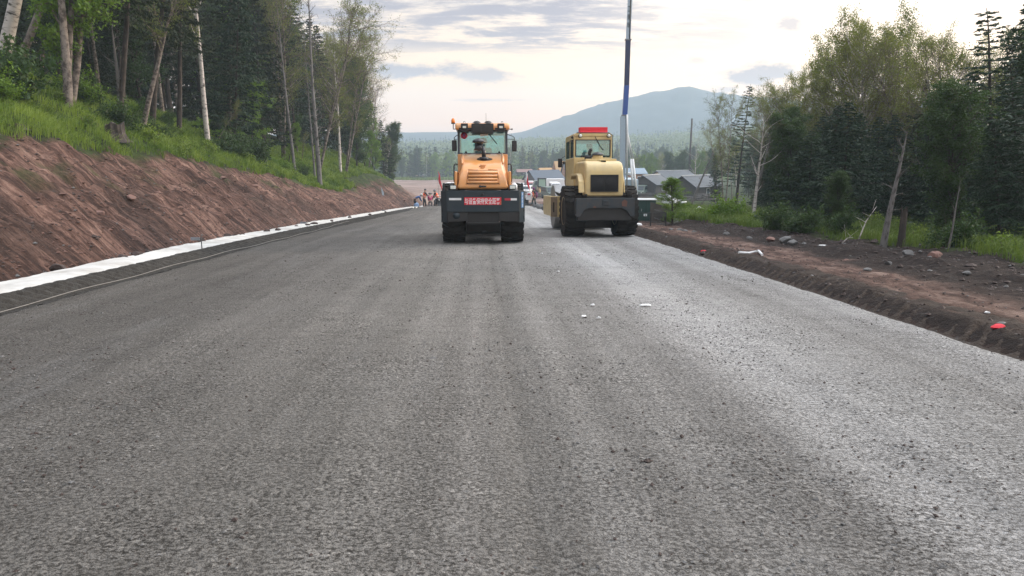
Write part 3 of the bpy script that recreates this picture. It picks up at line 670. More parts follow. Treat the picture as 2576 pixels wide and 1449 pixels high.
def spruce(name, seed, H, rad, bark, leaf, first=.08, base=.24, step=.30, per=5, droop=.25, gaps=.1, lsize=.085, dens=1.0, stub=0):
    T = TB(seed); rn = T.rn; C = []; D = []
    tr = T.path((0, 0, -.3), (0, 0, 1), H + .3, 14, .012, .03); T.tube(tr, rad, .01, 9)
    z = H * first
    while z < H * .985:
        f = z / H; L0 = H * base * (1 - f) ** .75 * rn.uniform(.8, 1.1) + .12
        for k in range(per):
            if rn.random() < gaps: continue
            az = k * 6.28 / per + rn.uniform(-.5, .5) + z * 2.1; L = L0 * rn.uniform(.55, 1.15)
            q = (z + .3) / (H + .3) * 14; j = min(int(q), 13); p = tr[j] + (tr[j + 1] - tr[j]) * (q - j)
            n = 6; el = .25 - droop * (1 - f)
            d = np.array([math.cos(az) * math.cos(el), math.sin(az) * math.cos(el), math.sin(el)])
            pts = [p]
            for i in range(n):
                d = d + np.array([0, 0, -droop * .22 + (.10 * droop * i)]) + rn.normal(0, .05, 3); d /= np.linalg.norm(d); pts.append(pts[-1] + d * L / n)
            pts = np.array(pts); T.tube(pts, .012 + .010 * (1 - f), .004, 4)
            if rn.random() < stub: continue
            m = max(int(L / .085 * dens), 3)
            g = rn.random(m) ** .8 * .92 + .08; idx = np.minimum((g * n).astype(int), n - 1); pb = pts[idx] + (pts[idx + 1] - pts[idx]) * (g * n - idx)[:, None]
            bd = (pts[-1] - pts[0]); bd /= np.linalg.norm(bd); side = np.cross(bd, [0, 0, 1.0]); side /= np.linalg.norm(side) + 1e-9
            sg = np.where(rn.random(m) < .5, -1, 1)[:, None]; tl = (L * .33 * (1 - g * .55) + .05)[:, None] * rn.uniform(.5, 1.1, (m, 1))
            td = side * sg * rn.uniform(.6, 1, (m, 1)) + bd * .7 + np.array([0, 0, -.25]) + rn.normal(0, .16, (m, 3)); td /= np.linalg.norm(td, axis=1)[:, None]
            for h in (.2, .5, .8, 1.0):
                C.append(pb + td * tl * h + rn.normal(0, .018, (m, 3))); D.append(td + np.array([0, 0, -.35]) * rn.uniform(.2, 1.2, (m, 1)) + rn.normal(0, .3, (m, 3)))
        z += step * rn.uniform(.7, 1.25) * (1 - .35 * f)
    C = np.concatenate(C); D = np.concatenate(D)
    cl = .5 + .5 * fbm(C[:, 0] * 1.1, C[:, 2] * 1.6 + C[:, 1], 2, seed)
    return T.wood(name + '_wood', bark), leafmesh(name + '_needles', C, rn.uniform(.7, 1.2, len(C)) * lsize, leaf, rn, 2.6, dirs=D, tint=np.clip(cl * .6 + rn.random(len(C)) * .4, 0, 1), flat=.5)
def bush(name, seed, Rr, Hh, n, leaf, lsize=.06, stems=14):
    T = TB(seed); rn = T.rn; LC = []; LD = []
    for i in range(stems):
        az = rn.uniform(0, 6.28); el = rn.uniform(.5, 1.4); L = Hh * rn.uniform(.6, 1.1)
        d = (math.cos(az) * math.cos(el), math.sin(az) * math.cos(el), math.sin(el))
        lp = T.path((rn.normal(0, Rr * .25), rn.normal(0, Rr * .25), -.05), d, L, 5, .14, .0); T.tube(lp, .009, .003, 4)
        for k in range(7):
            g = .25 + .75 * rn.random(); j = min(int(g * 5), 4); p = lp[j]; tp = T.path(p, rn.normal(0, 1, 3) + np.array([0, 0, .5]), L * .35, 2, .1); T.tube(tp, .004, .002, 3)
            m = n // (stems * 7); h = rn.random(m); C = tp[0] + (tp[2] - tp[0]) * h[:, None] + rn.normal(0, .07, (m, 3)); C[:, 2] = np.maximum(C[:, 2], .02); LC.append(C)
    C = np.concatenate(LC); return T.wood(name + '_wood', M['twig']), leafmesh(name + '_leaf', C, rn.uniform(.6, 1.3, len(C)) * lsize, leaf, rn, 1.6, tint=np.clip(C[:, 2] / Hh * .4 + rn.random(len(C)) * .6, 0, 1))
PR = {}
def proto(k, pair): PR[k] = pair
proto('birch_a', broadleaf('birch_a', 1, 12, .155, M['birch'], M['leaf_b'], .42, 15, .22, 8, .060, 5))
proto('birch_b', broadleaf('birch_b', 2, 11, .125, M['birchd'], M['leaf_b'], .42, 15, .22, 6, .055, 6, kink=.08))
proto('birch_green', broadleaf('birch_green', 3, 11, .14, M['birchd'], M['leaf_a'], .16, 20, .26, 15, .075, 6, stems=2))
proto('alder_a', broadleaf('alder_a', 4, 8, .09, M['bark'], M['leaf_a'], .08, 22, .27, 16, .075, 6))
proto('alder_b', broadleaf('alder_b', 5, 9, .10, M['bark'], M['leaf_c'], .10, 24, .30, 16, .080, 6, stems=2))
proto('birch_wide', broadleaf('birch_wide', 6, 10, .16, M['birch'], M['leaf_b'], .25, 24, .40, 12, .062, 6, stems=2, up=.10))
proto('birch_sparse', broadleaf('birch_sparse', 7, 11, .11, M['birchd'], M['leaf_b'], .30, 22, .30, 5.0, .055, 7, stems=2, up=.10))
proto('birch_bud', broadleaf('birch_bud', 8, 9, .08, M['birchd'], M['budbrown'], .35, 20, .30, 2.2, .045, 7, up=.12, bare=.3))
proto('bare_birch', broadleaf('bare_birch', 9, 8, .10, M['birch'], M['leaf_b'], .30, 12, .26, .25, .05, 4, kink=.10))
proto('dead_trunk', broadleaf('dead_trunk', 10, 7, .13, M['deadbark'], M['leaf_b'], .25, 9, .10, 0, .05, 1, sub=2, kink=.018))
proto('larch_pole', broadleaf('larch_pole', 11, 14, .13, M['deadbark'], M['leaf_b'], .12, 60, .055, .15, .05, 1, sub=2, up=-.03, kink=.02))
proto('spruce_a', spruce('spruce_a', 21, 12, .14, M['bark'], M['needle'], .07, .20))
proto('spruce_b', spruce('spruce_b', 22, 14, .17, M['bark'], M['needle'], .30, .16, .34, 5, .32, .2))
proto('spruce_c', spruce('spruce_c', 23, 10, .12, M['bark'], M['needle2'], .04, .26, .28, 6, .28, .12))
proto('spruce_thin', spruce('spruce_thin', 24, 13, .13, M['bark'], M['needle2'], .15, .17, .42, 5, .15, .3, dens=.8))
proto('young_spruce', spruce('young_spruce', 25, 2.6, .03, M['bark'], M['ysp'], .03, .34, .13, 6, .1, .05, .045, 1.2))
proto('bush_a', bush('bush_a', 31, .5, 1.1, 2600, M['leaf_a'], .06))
proto('bush_b', bush('bush_b', 32, .8, 1.6, 4200, M['leaf_c'], .07, 20))
proto('herb', bush('herb', 33, .22, .45, 900, M['grassL'], .05, 9))
CATS = {'spruce': 'spruce', 'birch': 'birch', 'tree': 'tree', 'bush': 'bush'}
BASES = {}
def tree(kind, name, cat, label, loc, s=1.0, rz=None, lean=(0, 0), group=None, hs=1.0):
    k = len(BASES); BASES[k] = 1; rn = random.Random(k * 7 + 3)
    e = empty(name, loc, 0, label, cat, group)
    # lean = (x, y) metres of top offset per metre of height
    z = Vector((lean[0], lean[1], 1)).normalized(); q = Vector((0, 0, 1)).rotation_difference(z)
    rzz = rn.uniform(0, 6.28) if rz is None else rz
    e.rotation_mode = 'QUATERNION'; e.rotation_quaternion = q @ Matrix.Rotation(rzz, 3, 'Z').to_quaternion(); e.scale = (s, s, s * hs)
    wd, lv = PR[kind]
    sm = cat in ('bush', 'plant')
    link('stems' if sm else 'trunk', wd, e)
    if lv is not None: link('foliage' if sm else 'crown', lv, e)
    return e
# ------------------------------------------------------------------ forest
PH = {'birch_a': 12, 'birch_b': 11, 'birch_green': 11, 'alder_a': 8, 'alder_b': 9, 'birch_wide': 10, 'birch_sparse': 11, 'birch_bud': 9, 'bare_birch': 8, 'dead_trunk': 7, 'larch_pole': 14,
      'spruce_a': 12, 'spruce_b': 14, 'spruce_c': 10, 'spruce_thin': 13, 'young_spruce': 2.6, 'bush_a': 1.1, 'bush_b': 1.6, 'herb': .45}
PLACED = []
def tp(kind, name, cat, label, bx, by, tx, ty, H, group=None, rz=None, th=1.0):
    if by < 0:
        Y = -by; X = (bx - 1288) / 1860 * Y * 1.02; b = Vector((X, Y, G(X, Y)))
    else: b = gp(bx, by)
    t = P(tx, ty, b.y); lx = (t.x - b.x) / max(t.z - b.z, .5)
    if H is None: H = (t - b).length * 1.02
    s = H / PH[kind]; PLACED.append((b.x, b.y))
    return tree(kind, name, cat, label, b - Vector((0, 0, .05)), s * th, rz, (lx, 0), group, 1 / th)
FT = [
 ('birch_a', 'birch_tree', 'birch', 'thick white birch trunk leaning left at the far left edge of the wood', 75, -27, 26, 0, 13, 1.25),
 ('birch_b', 'birch_tree', 'birch', 'thin pale birch standing just right of the thick white birch', 106, -29, 112, 0, 12, 1.0),
 ('birch_green', 'birch_tree', 'birch', 'leafy twin trunk birch with rough bark and bright green side foliage above the stump', 236, -27, 215, 60, 12, 1.1),
 ('birch_b', 'birch_tree', 'birch', 'forked brown trunk leaning left beside the leafy twin trunk birch', 226, -26, 185, 0, 12, 1.0),
 ('dead_trunk', 'dead_tree', 'dead tree', 'broken dark trunk slanting left out of the shade right of the leafy twin trunk birch', 348, -30, 300, 215, 4.2, 1.5),
 ('spruce_b', 'spruce_tree', 'spruce', 'slender grey spruce trunk behind the young spruces on the left bank', 344, -30, 312, 90, 13, .8),
 ('birch_b', 'birch_tree', 'birch', 'grey rough barked trunk behind the young spruces, broken at the top', 397, -32, 374, 118, 8, 1.15),
 ('spruce_b', 'spruce_tree', 'spruce', 'tall dark trunk right behind the grey rough barked trunk', 421, -34, 398, 140, 13, .9),
 ('spruce_b', 'spruce_tree', 'spruce', 'straight thin dark spruce trunk left of the slim white birch', 484, -36, 458, 40, 13, .8),
 ('birch_a', 'birch_tree', 'birch', 'slim white birch leaning left along its whole length at the bank edge', 552, -38, 486, 30, 12, .8),
 ('birch_b', 'birch_tree', 'birch', 'short crooked birch leaning right next to the slim white birch', 566, -39, 590, 245, None, .9),
 ('spruce_c', 'spruce_tree', 'spruce', 'spruce with bare grey lower trunk and dark crown halfway along the bank', 613, -41, 598, 200, 9, .9),
 ('alder_a', 'broadleaf_tree', 'tree', 'bright green bushy broadleaf behind the bare grey lower trunk', 652, -46, 640, 200, None, 1.0),
 ('spruce_b', 'spruce_tree', 'spruce', 'tall dark spruce rising over the bright green bushy broadleaf', 600, -44, 575, -60, 13.5, 1.1),
 ('larch_pole', 'bare_tree', 'tree', 'thin reddish trunk with short dead twigs left of the grey mast-like trunk', 742, 432, 706, 90, 13, .85),
 ('birch_sparse', 'birch_tree', 'birch', 'many stemmed thin leaved birch behind the reddish trunk', 735, -56, 735, 40, 12, 1.0),
 ('birch_b', 'birch_tree', 'birch', 'small pale curved birch between the reddish trunk and the grey mast-like trunk', 756, 434, 775, 330, None, .8),
 ('larch_pole', 'bare_tree', 'tree', 'tall grey mast-like trunk with short stubs standing at the bank edge', 806, 470, 777, 40, 15, 1.1),
 ('larch_pole', 'bare_tree', 'tree', 'second thinner grey trunk standing close behind the mast-like one', 793, 452, 772, 170, 12, .75),
 ('birch_sparse', 'birch_tree', 'birch', 'wide spreading sparse birch reaching right over the sky', 812, -60, 850, 0, 13, 1.1),
 ('birch_a', 'birch_tree', 'birch', 'white birch with branching stems near the low end of the bank', 857, 438, 850, 200, 11, .9),
 ('alder_a', 'broadleaf_tree', 'tree', 'fresh green broadleaf between the grey mast-like trunk and the curved birch', 742, -56, 742, 310, None, 1.0),
 ('birch_sparse', 'birch_tree', 'birch', 'thin leaved birch with outstretched branch over the low end of the bank', 868, 436, 890, 160, 12, 1.0),
 ('birch_bud', 'budding_tree', 'tree', 'budding reddish tree just left of the leafless fan', 915, -88, 915, 240, None, 1.0),
 ('birch_bud', 'budding_tree', 'tree', 'budding reddish tree behind the white branching birch', 838, -80, 835, 200, None, 1.0),
 ('alder_a', 'broadleaf_tree', 'tree', 'dense green broadleaf at the right end of the left wood', 926, -86, 930, 330, None, 1.1),
 ('alder_a', 'broadleaf_tree', 'tree', 'dense green broadleaf beside the last one at the left wood end', 905, -84, 900, 320, None, 1.1),
 ('alder_a', 'broadleaf_tree', 'tree', 'lower green broadleaf closing the right end of the left wood', 952, -92, 952, 355, None, 1.2),
 ('birch_bud', 'budding_tree', 'tree', 'leafless fan shaped tree against the pink horizon', 938, -95, 950, 240, None, 1.0),
 ('bare_birch', 'birch_tree', 'birch', 'small white bare birch standing alone past the end of the left wood', 982, -100, 981, 350, None, .7),
 ('young_spruce', 'young_spruce', 'spruce', 'young spruce in front of the dark trunks, the left of two', 362, 312, 358, 240, None, 1.0),
 ('young_spruce', 'young_spruce', 'spruce', 'young spruce in front of the dark trunks, the right of two', 425, 332, 424, 280, None, 1.0),
 # right side
 ('birch_wide', 'birch_tree', 'birch', 'birch crown joining the rounded one and the tallest one', 2110, -40, 2105, 125, None, 1.0),
 ('birch_wide', 'birch_tree', 'birch', 'birch crown right behind the tallest wide one', 2245, -40, 2238, 92, None, 1.0),
 ('birch_b', 'birch_tree', 'birch', 'brownish birch crown over the dark spruces left of the thin birch crown', 2335, -38, 2330, 150, None, 1.0),
 ('birch_wide', 'birch_tree', 'birch', 'birch crown half hidden by the tallest spruce on the right', 2430, -34, 2425, 140, None, 1.0),
 ('birch_a', 'birch_tree', 'birch', 'pale birch crown lowest and leftmost of the right wood crowns', 2015, -46, 2008, 200, None, 1.0),
 ('birch_b', 'birch_tree', 'birch', 'brownish birch crown low under the rounded yellow green one', 2040, -36, 2050, 290, None, 1.0),
 ('birch_b', 'birch_tree', 'birch', 'brownish birch crown beneath the white limbed crown', 2300, -34, 2285, 230, None, 1.0),
 ('spruce_thin', 'spruce_tree', 'spruce', 'tall ragged spruce standing alone left of the right wood', 1852, 512, 1886, 215, None, 1.3),
 ('bare_birch', 'birch_tree', 'birch', 'peeling white and black forked trunk at the left edge of the right wood', 1893, 553, 1925, 265, None, 1.2),
 ('dead_trunk', 'dead_tree', 'dead tree', 'dark dead trunk leaning right beside the peeling forked trunk', 1888, 545, 1958, 250, None, .8),
 ('dead_trunk', 'dead_tree', 'dead tree', 'bare grey trunk leaning right in front of the dark shed', 1737, 518, 1803, 352, None, 1.0),
 ('dead_trunk', 'dead_tree', 'dead tree', 'thin dark trunk fallen slantwise in front of the shed gable', 1750, 530, 1810, 455, None, .7),
 ('bare_birch', 'birch_tree', 'birch', 'leafless white birch group behind the dark shed roof', 1752, 495, 1748, 350, None, 1.0),
 ('birch_sparse', 'birch_tree', 'birch', 'thin brown birch between the shed and the tall ragged spruce', 1822, 512, 1830, 260, None, .9),
 ('birch_b', 'birch_tree', 'birch', 'yellowish birch left of the tall ragged spruce', 1800, 500, 1806, 300, None, .9),
 ('alder_a', 'sapling', 'tree', 'small green sapling right of the green cabinet', 1691, 566, 1700, 448, None, 1.9),
 ('alder_b', 'broadleaf_tree', 'tree', 'low wide green broadleaf in front of the dark spruces', 2085, -22, 2095, 440, None, 1.4),
 ('birch_wide', 'birch_tree', 'birch', 'rounded yellow green birch crown at the left of the right wood', 2060, -42, 2045, 190, None, 1.1),
 ('birch_wide', 'birch_tree', 'birch', 'tallest wide white limbed birch crown in the middle of the right wood', 2195, -36, 2175, 85, None, 1.1),
 ('birch_sparse', 'birch_tree', 'birch', 'white limbed birch crown just right of the tallest one', 2290, -34, 2270, 130, None, 1.0),
 ('birch_sparse', 'birch_tree', 'birch', 'thin birch crown between the white limbed birches and the tall right spruce', 2385, -30, 2372, 125, None, 1.0),
 ('birch_wide', 'birch_tree', 'birch', 'small far birch crown beside the ragged spruce', 1985, -50, 1978, 235, None, .9),
 ('spruce_thin', 'spruce_tree', 'spruce', 'tallest spruce with sparse tiers at the right edge of the photo', 2478, -22, 2512, 20, None, 1.8),
 ('spruce_thin', 'spruce_tree', 'spruce', 'tall spruce cut off by the right edge of the photo', 2590, -17, 2600, 0, None, 1.6),
 ('spruce_c', 'spruce_tree', 'spruce', 'broad dark spruce nearest the peeling forked trunk', 1975, -33, 1972, 290, None, 1.1),
 ('spruce_c', 'spruce_tree', 'spruce', 'broad dark spruce under the tallest birch crown', 2160, -27, 2165, 285, None, 1.1),
 ('spruce_c', 'spruce_tree', 'spruce', 'dark spruce right of the leaning grey snag', 2330, -24, 2335, 290, None, 1.2),
 ('spruce_c', 'spruce_tree', 'spruce', 'dark spruce filling the lower right corner of the wood', 2500, -17, 2505, 300, None, 1.3),
 ('spruce_c', 'spruce_tree', 'spruce', 'dense dark spruce left of the tallest spruce on the right', 2440, -22, 2450, 190, None, 1.0),
 ('spruce_a', 'spruce_tree', 'spruce', 'dense dark spruce right behind the tallest spruce on the right', 2545, -24, 2552, 110, None, 1.0),
 ('spruce_c', 'spruce_tree', 'spruce', 'dark spruce under the thin birch crown on the right', 2385, -24, 2388, 265, None, 1.0),
 ('spruce_a', 'spruce_tree', 'spruce', 'dark spruce rising between the two birch crowns on the right', 2335, -34, 2338, 205, None, 1.0),
 ('birch_sparse', 'birch_tree', 'birch', 'airy birch right behind the peeling forked trunk', 1938, -58, 1936, 262, None, 1.0),
 ('birch_sparse', 'birch_tree', 'birch', 'airy birch between the forked trunk and the right wood crowns', 1966, -52, 1962, 240, None, 1.0),
 ('birch_b', 'birch_tree', 'birch', 'low yellowish birch behind the dark shed gable', 1786, -85, 1790, 345, None, 1.0),
 ('spruce_a', 'spruce_tree', 'spruce', 'short dark spruce behind the dead trunk before the shed', 1793, -80, 1795, 390, None, 1.0),
 ('spruce_a', 'spruce_tree', 'spruce', 'narrow dark spruce right of the ragged lone spruce', 1915, -62, 1916, 330, None, 1.0),
 ('dead_trunk', 'dead_tree', 'dead tree', 'grey bare snag leaning right in front of the dark spruces', 2222, 615, 2287, 290, None, 1.35),
 ('dead_trunk', 'dead_tree', 'dead tree', 'thin grey trunk leaning right near the right edge of the photo', 2384, 632, 2425, 430, None, .8),
]
for (k, nm, ct, lb, bx, by, tx, ty, H, th) in FT: tp(k, nm, ct, lb, bx, by, tx, ty, H, None, None, th)
def pxof(X, Y, Z):
    d = Y * math.cos(PITCH) - (Z - 1.5) * math.sin(PITCH); return 1288 + 1860 * X / d
def fill(n, rng, rfun, Yr, sky, kinds, mind, label, group, seed, jit=(.62, 1.0), front=None):
    rn = random.Random(seed); c = 0; tries = 0
    while c < n and tries < 6000:
        tries += 1; Y = Yr[0] + (Yr[1] - Yr[0]) * rn.random(); r = rfun(Y, rn)
        if r is None: continue
        X = float(ax(Y)) + r
        if any((X - a) ** 2 + (Y - b) ** 2 < mind ** 2 for a, b in PLACED): continue
        z = G(X, Y); px = pxof(X, Y, z); ty = sky(px)
        if front is not None and Y < np.interp(px, front[0], front[1]): continue
        el = math.atan((724.5 - ty) / 1860) - PITCH; Hm = Y * math.tan(el) + 1.5 - z
        H = Hm * rn.uniform(*jit)
        if H < 2.5: continue
        H = min(H, 15); k = rn.choices([a for a, _ in kinds], [w for _, w in kinds])[0]
        ct = 'spruce' if 'spruce' in k else ('birch' if 'birch' in k else 'tree')
        nm = {'spruce': 'spruce_tree', 'birch': 'birch_tree', 'tree': 'broadleaf_tree'}[ct]
        s = H / PH[k]; th = max(1.0, .55 / s) if s < .55 else 1.0
        PLACED.append((X, Y)); c += 1
        tree(k, nm, ct, label[ct], (X, Y, z - .08), s * th, None, (rn.gauss(0, .025), rn.gauss(0, .02)), group[ct], 1 / th)
LL = {'spruce': 'dark spruce packed in the shaded wood behind the front trunks on the left bank', 'birch': 'birch packed in the shaded wood behind the front trunks on the left bank', 'tree': 'broadleaf tree packed in the wood behind the front trunks on the left bank'}
LG = {'spruce': 'spruces deep in the left wood', 'birch': 'birches deep in the left wood', 'tree': 'broadleaves deep in the left wood'}
skyL = lambda px: np.interp(px, [0, 600, 700, 800, 880, 915, 945, 985, 1000], [-260, -200, -60, 0, 120, 170, 230, 330, 400])
def frontline(pts, dy):
    q = sorted((x, gp(x, y).y + dy) for x, y in pts); return [a for a, _ in q], [b for _, b in q]
FL = ([0, 236, 348, 484, 613, 742, 806, 857, 926, 982], [30, 30.5, 33, 38, 45, 59, 58, 71, 84, 96])
FR = frontline([(1893, 553), (1975, 575), (2085, 585), (2222, 603), (2384, 618), (2590, 640)], 1.5)
def rl(Y, rn):
    base = 15.5 if Y < 50 else 14.0
    return -(base + 1.5 + rn.random() ** 1.1 * (16 + .35 * Y))
fill(125, None, rl, (8, 88), skyL, [('spruce_a', 4), ('spruce_b', 3), ('spruce_c', 3), ('birch_b', 1.2), ('alder_b', 1)], 1.7, LL, LG, 5, (.85, 1.1), FL)
fill(34, None, lambda Y, rn: -(12.5 + rn.random() * 16), (60, 112), skyL, [('spruce_a', 2), ('alder_b', 3), ('alder_a', 2), ('birch_sparse', 2), ('birch_bud', 2)], 2.2, LL, LG, 6, (.62, 1.0), FL)
LRb = {'spruce': 'dark spruce packed among others in the wood right of the road', 'birch': 'birch mixed among dark spruces in the wood right of the road', 'tree': 'broadleaf tree mixed among dark spruces in the wood right of the road'}
RGp = {'spruce': 'spruces inside the right wood', 'birch': 'birches inside the right wood', 'tree': 'broadleaves inside the right wood'}
skyR = lambda px: np.interp(px, [1850, 1950, 2000, 2080, 2150, 2220, 2290, 2340, 2400, 2450, 2500, 2700], [330, 290, 275, 262, 265, 270, 265, 262, 235, 190, 120, 40])
def rrf(Y, rn):
    lo = max(10.8, .345 * Y + 2.0); r = lo + rn.random() ** 1.6 * (18 + .3 * Y)
    return r
fill(150, None, rrf, (9, 62), skyR, [('spruce_a', 2), ('spruce_c', 5), ('alder_b', 1), ('birch_b', .8)], 1.4, LRb, RGp, 8, (.82, 1.08), FR)
LM = {'spruce': 'dark spruce in the thin wood between the village and the right wood', 'birch': 'slender birch in the thin wood between the village and the right wood', 'tree': 'green broadleaf in the thin wood between the village and the right wood'}
MG = {'spruce': 'spruces beyond the right wood', 'birch': 'birches beyond the right wood', 'tree': 'broadleaves beyond the right wood'}
def rmid(Y, rn): return Y * rn.uniform(.295, .46) + .039 * Y
skyM = lambda px: np.interp(px, [1800, 1850, 1950, 2100, 2300], [370, 330, 280, 260, 250])
fill(46, None, rmid, (70, 200), skyM, [('birch_a', 2), ('birch_b', 3), ('birch_sparse', 2), ('spruce_a', 2), ('alder_b', 2)], 3.0, LM, MG, 31, (.6, 1.0))
# undergrowth
rn = random.Random(77)
for (k, px, py, s, lb) in [('bush_b', 20, 250, 1.25, 'big leafy shrub at the left edge of the photo below the thick white birch'), ('bush_a', 200, 262, 1.2, 'green shrub under the trunks left of the leafy twin trunk birch'), ('bush_b', 640, 420, 1.1, 'fresh green shrub by the broken stump'),
                           ('bush_b', 2110, 590, .55, 'dark green shrub beneath the low wide broadleaf'), ('bush_b', 2400, 628, .55, 'shrub at the foot of the spruces near the right edge'), ('bush_b', 1960, 585, .6, 'shrub left of the low wide broadleaf on the right'),
                           ('bush_a', 1820, 560, 1.0, 'small shrub on the grassy mound by the white tarp'), ('bush_b', 2020, 590, .55, 'shrub between the forked trunk and the low wide broadleaf')]:
    b = gp(px, py); tree(k, 'shrub', 'bush', lb, b, s)
for i in range(26):
    Y = rn.uniform(12, 60); r = -(RC(np.array([Y]))[0] + rn.uniform(1.5, 6)); X = float(ax(Y)) + r
    tree(rn.choice(['bush_a', 'bush_b', 'bush_a']), 'shrub', 'bush', 'green shrub in the undergrowth at the foot of the left wood', (X, Y, G(X, Y)), rn.uniform(.5, 1.0), None, (0, 0), 'undergrowth shrubs on the left bank')
for i in range(60):
    Y = rn.uniform(14, 50) ; r = -(RC(np.array([Y]))[0] + rn.uniform(-.1, 3.4)); X = float(ax(Y)) + r
    tree('herb', 'herb_clump', 'plant', 'low leafy green plant on the grassy rim of the left bank', (X, Y, G(X, Y)), rn.uniform(.6, 1.3), None, (0, 0), 'leafy plants on the left bank rim')
for i in range(40):
    Y = rn.uniform(13, 46); r = float(RG(Y)) + rn.uniform(.1, 3.8); X = float(ax(Y)) + r
    tree('herb', 'weed_clump', 'plant', 'weedy green plant between the rubble and the right wood', (X, Y, G(X, Y)), rn.uniform(.45, .9), None, (0, 0), 'weeds along the right wood edge')
# belt of trees across the valley clearing
FB = {'spruce': 'dark far spruce across the valley clearing', 'birch': 'pale far birch across the valley clearing', 'tree': 'far green broadleaf across the valley clearing'}
FG = {'spruce': 'far spruces behind the clearing', 'birch': 'far birches behind the clearing', 'tree': 'far broadleaves behind the clearing'}
rn = random.Random(12)
for i in range(92):
    row = i % 3; px = 965 + (i // 3) * 28.5 + rn.uniform(-12, 12); Y = 306 + row * 14 + rn.uniform(-5, 5)
    X = (px - 1288) / 1860 * Y * 1.0; z = G(X, Y); k = rn.choices(['spruce_a', 'spruce_c', 'alder_a', 'alder_b', 'birch_a', 'birch_b'], [1.6, 1.4, 4, 4, 2, 1])[0]
    ct = 'spruce' if 'spruce' in k else ('birch' if 'birch' in k else 'tree'); H = rn.uniform(8, 13) * (1.15 if ct == 'spruce' else .95)
    tree(k, {'spruce': 'spruce_tree', 'birch': 'birch_tree', 'tree': 'broadleaf_tree'}[ct], ct, FB[ct], (X, Y, z - .3), H / PH[k] * 1.0, None, (0, 0), FG[ct])
FB2 = {'birch': 'yellow green birch behind the village roofs', 'tree': 'rounded green broadleaf behind the village roofs', 'spruce': 'dark spruce behind the village roofs'}
for i in range(22):
    px = 1575 + i * 11 + rn.uniform(-5, 5); Y = 200 + rn.uniform(-14, 22); X = (px - 1288) / 1860 * Y; z = G(X, Y)
    k = rn.choices(['alder_a', 'birch_wide', 'alder_b', 'spruce_a'], [4, 3, 3, 1])[0]; ct = 'spruce' if 'spruce' in k else ('birch' if 'birch' in k else 'tree')
    tree(k, {'spruce': 'spruce_tree', 'birch': 'birch_tree', 'tree': 'broadleaf_tree'}[ct], ct, FB2[ct], (X, Y, z - .2), rn.uniform(6.5, 9.5) / PH[k], None, (0, 0), 'trees behind the village')
def far_forest():
    rn = np.random.default_rng(5); n = 12500
    Y = 350 + 600 * rn.random(n) ** 1.2; A = rn.uniform(-.74, .80, n); X = A * Y
    Z = ground(X, Y, False); pt = fbm(X * .012, Y * .012, 3, 3) + rn.normal(0, .25, n); con = pt > .42
    H = np.where(con, rn.uniform(8, 14, n), rn.uniform(6, 10, n)); Wd = np.where(con, rn.uniform(1.3, 2.0, n), rn.uniform(2.2, 3.6, n))
    q = 26; t = rn.random((n, q)); az = rn.uniform(0, 6.28, (n, q))
    rad = np.where(con[:, None], (1 - t) ** .9, np.sin(np.clip(t * .85 + .15, 0, 1) * math.pi) ** .6) * Wd[:, None] * rn.random((n, q)) ** .4
    hz = np.where(con[:, None], .06 + .94 * t, .25 + .75 * t)
    C = np.stack([X[:, None] + rad * np.cos(az), Y[:, None] + rad * np.sin(az), Z[:, None] + H[:, None] * hz], -1).reshape(-1, 3)
    size = np.repeat(np.where(con, .95, 1.35), q) * rn.uniform(.7, 1.3, n * q)
    tb = np.clip(np.where(con, .0, .55 + .5 * fbm(X * .02 + 9, Y * .02, 3, 8)) + rn.normal(0, .12, n), 0, 1)
    tint = np.repeat(tb, q)
    cm = np.repeat(con, q); dirs = rn.normal(0, 1, (n * q, 3)); dirs[cm, 2] -= 1.0
    V = []; nn = n * q
    me = leafmesh('forest', C, size, M['farleaf'], rn, 1.3, dirs=dirs, tint=tint)
    me.materials.append(M['needle2']); me.polygons.foreach_set('material_index', cm.astype(np.int32))
    tag(link('forest', me), 'mixed dark conifers and pale spring broadleaf woods covering the far hills', 'forest', kind='stuff')
far_forest()
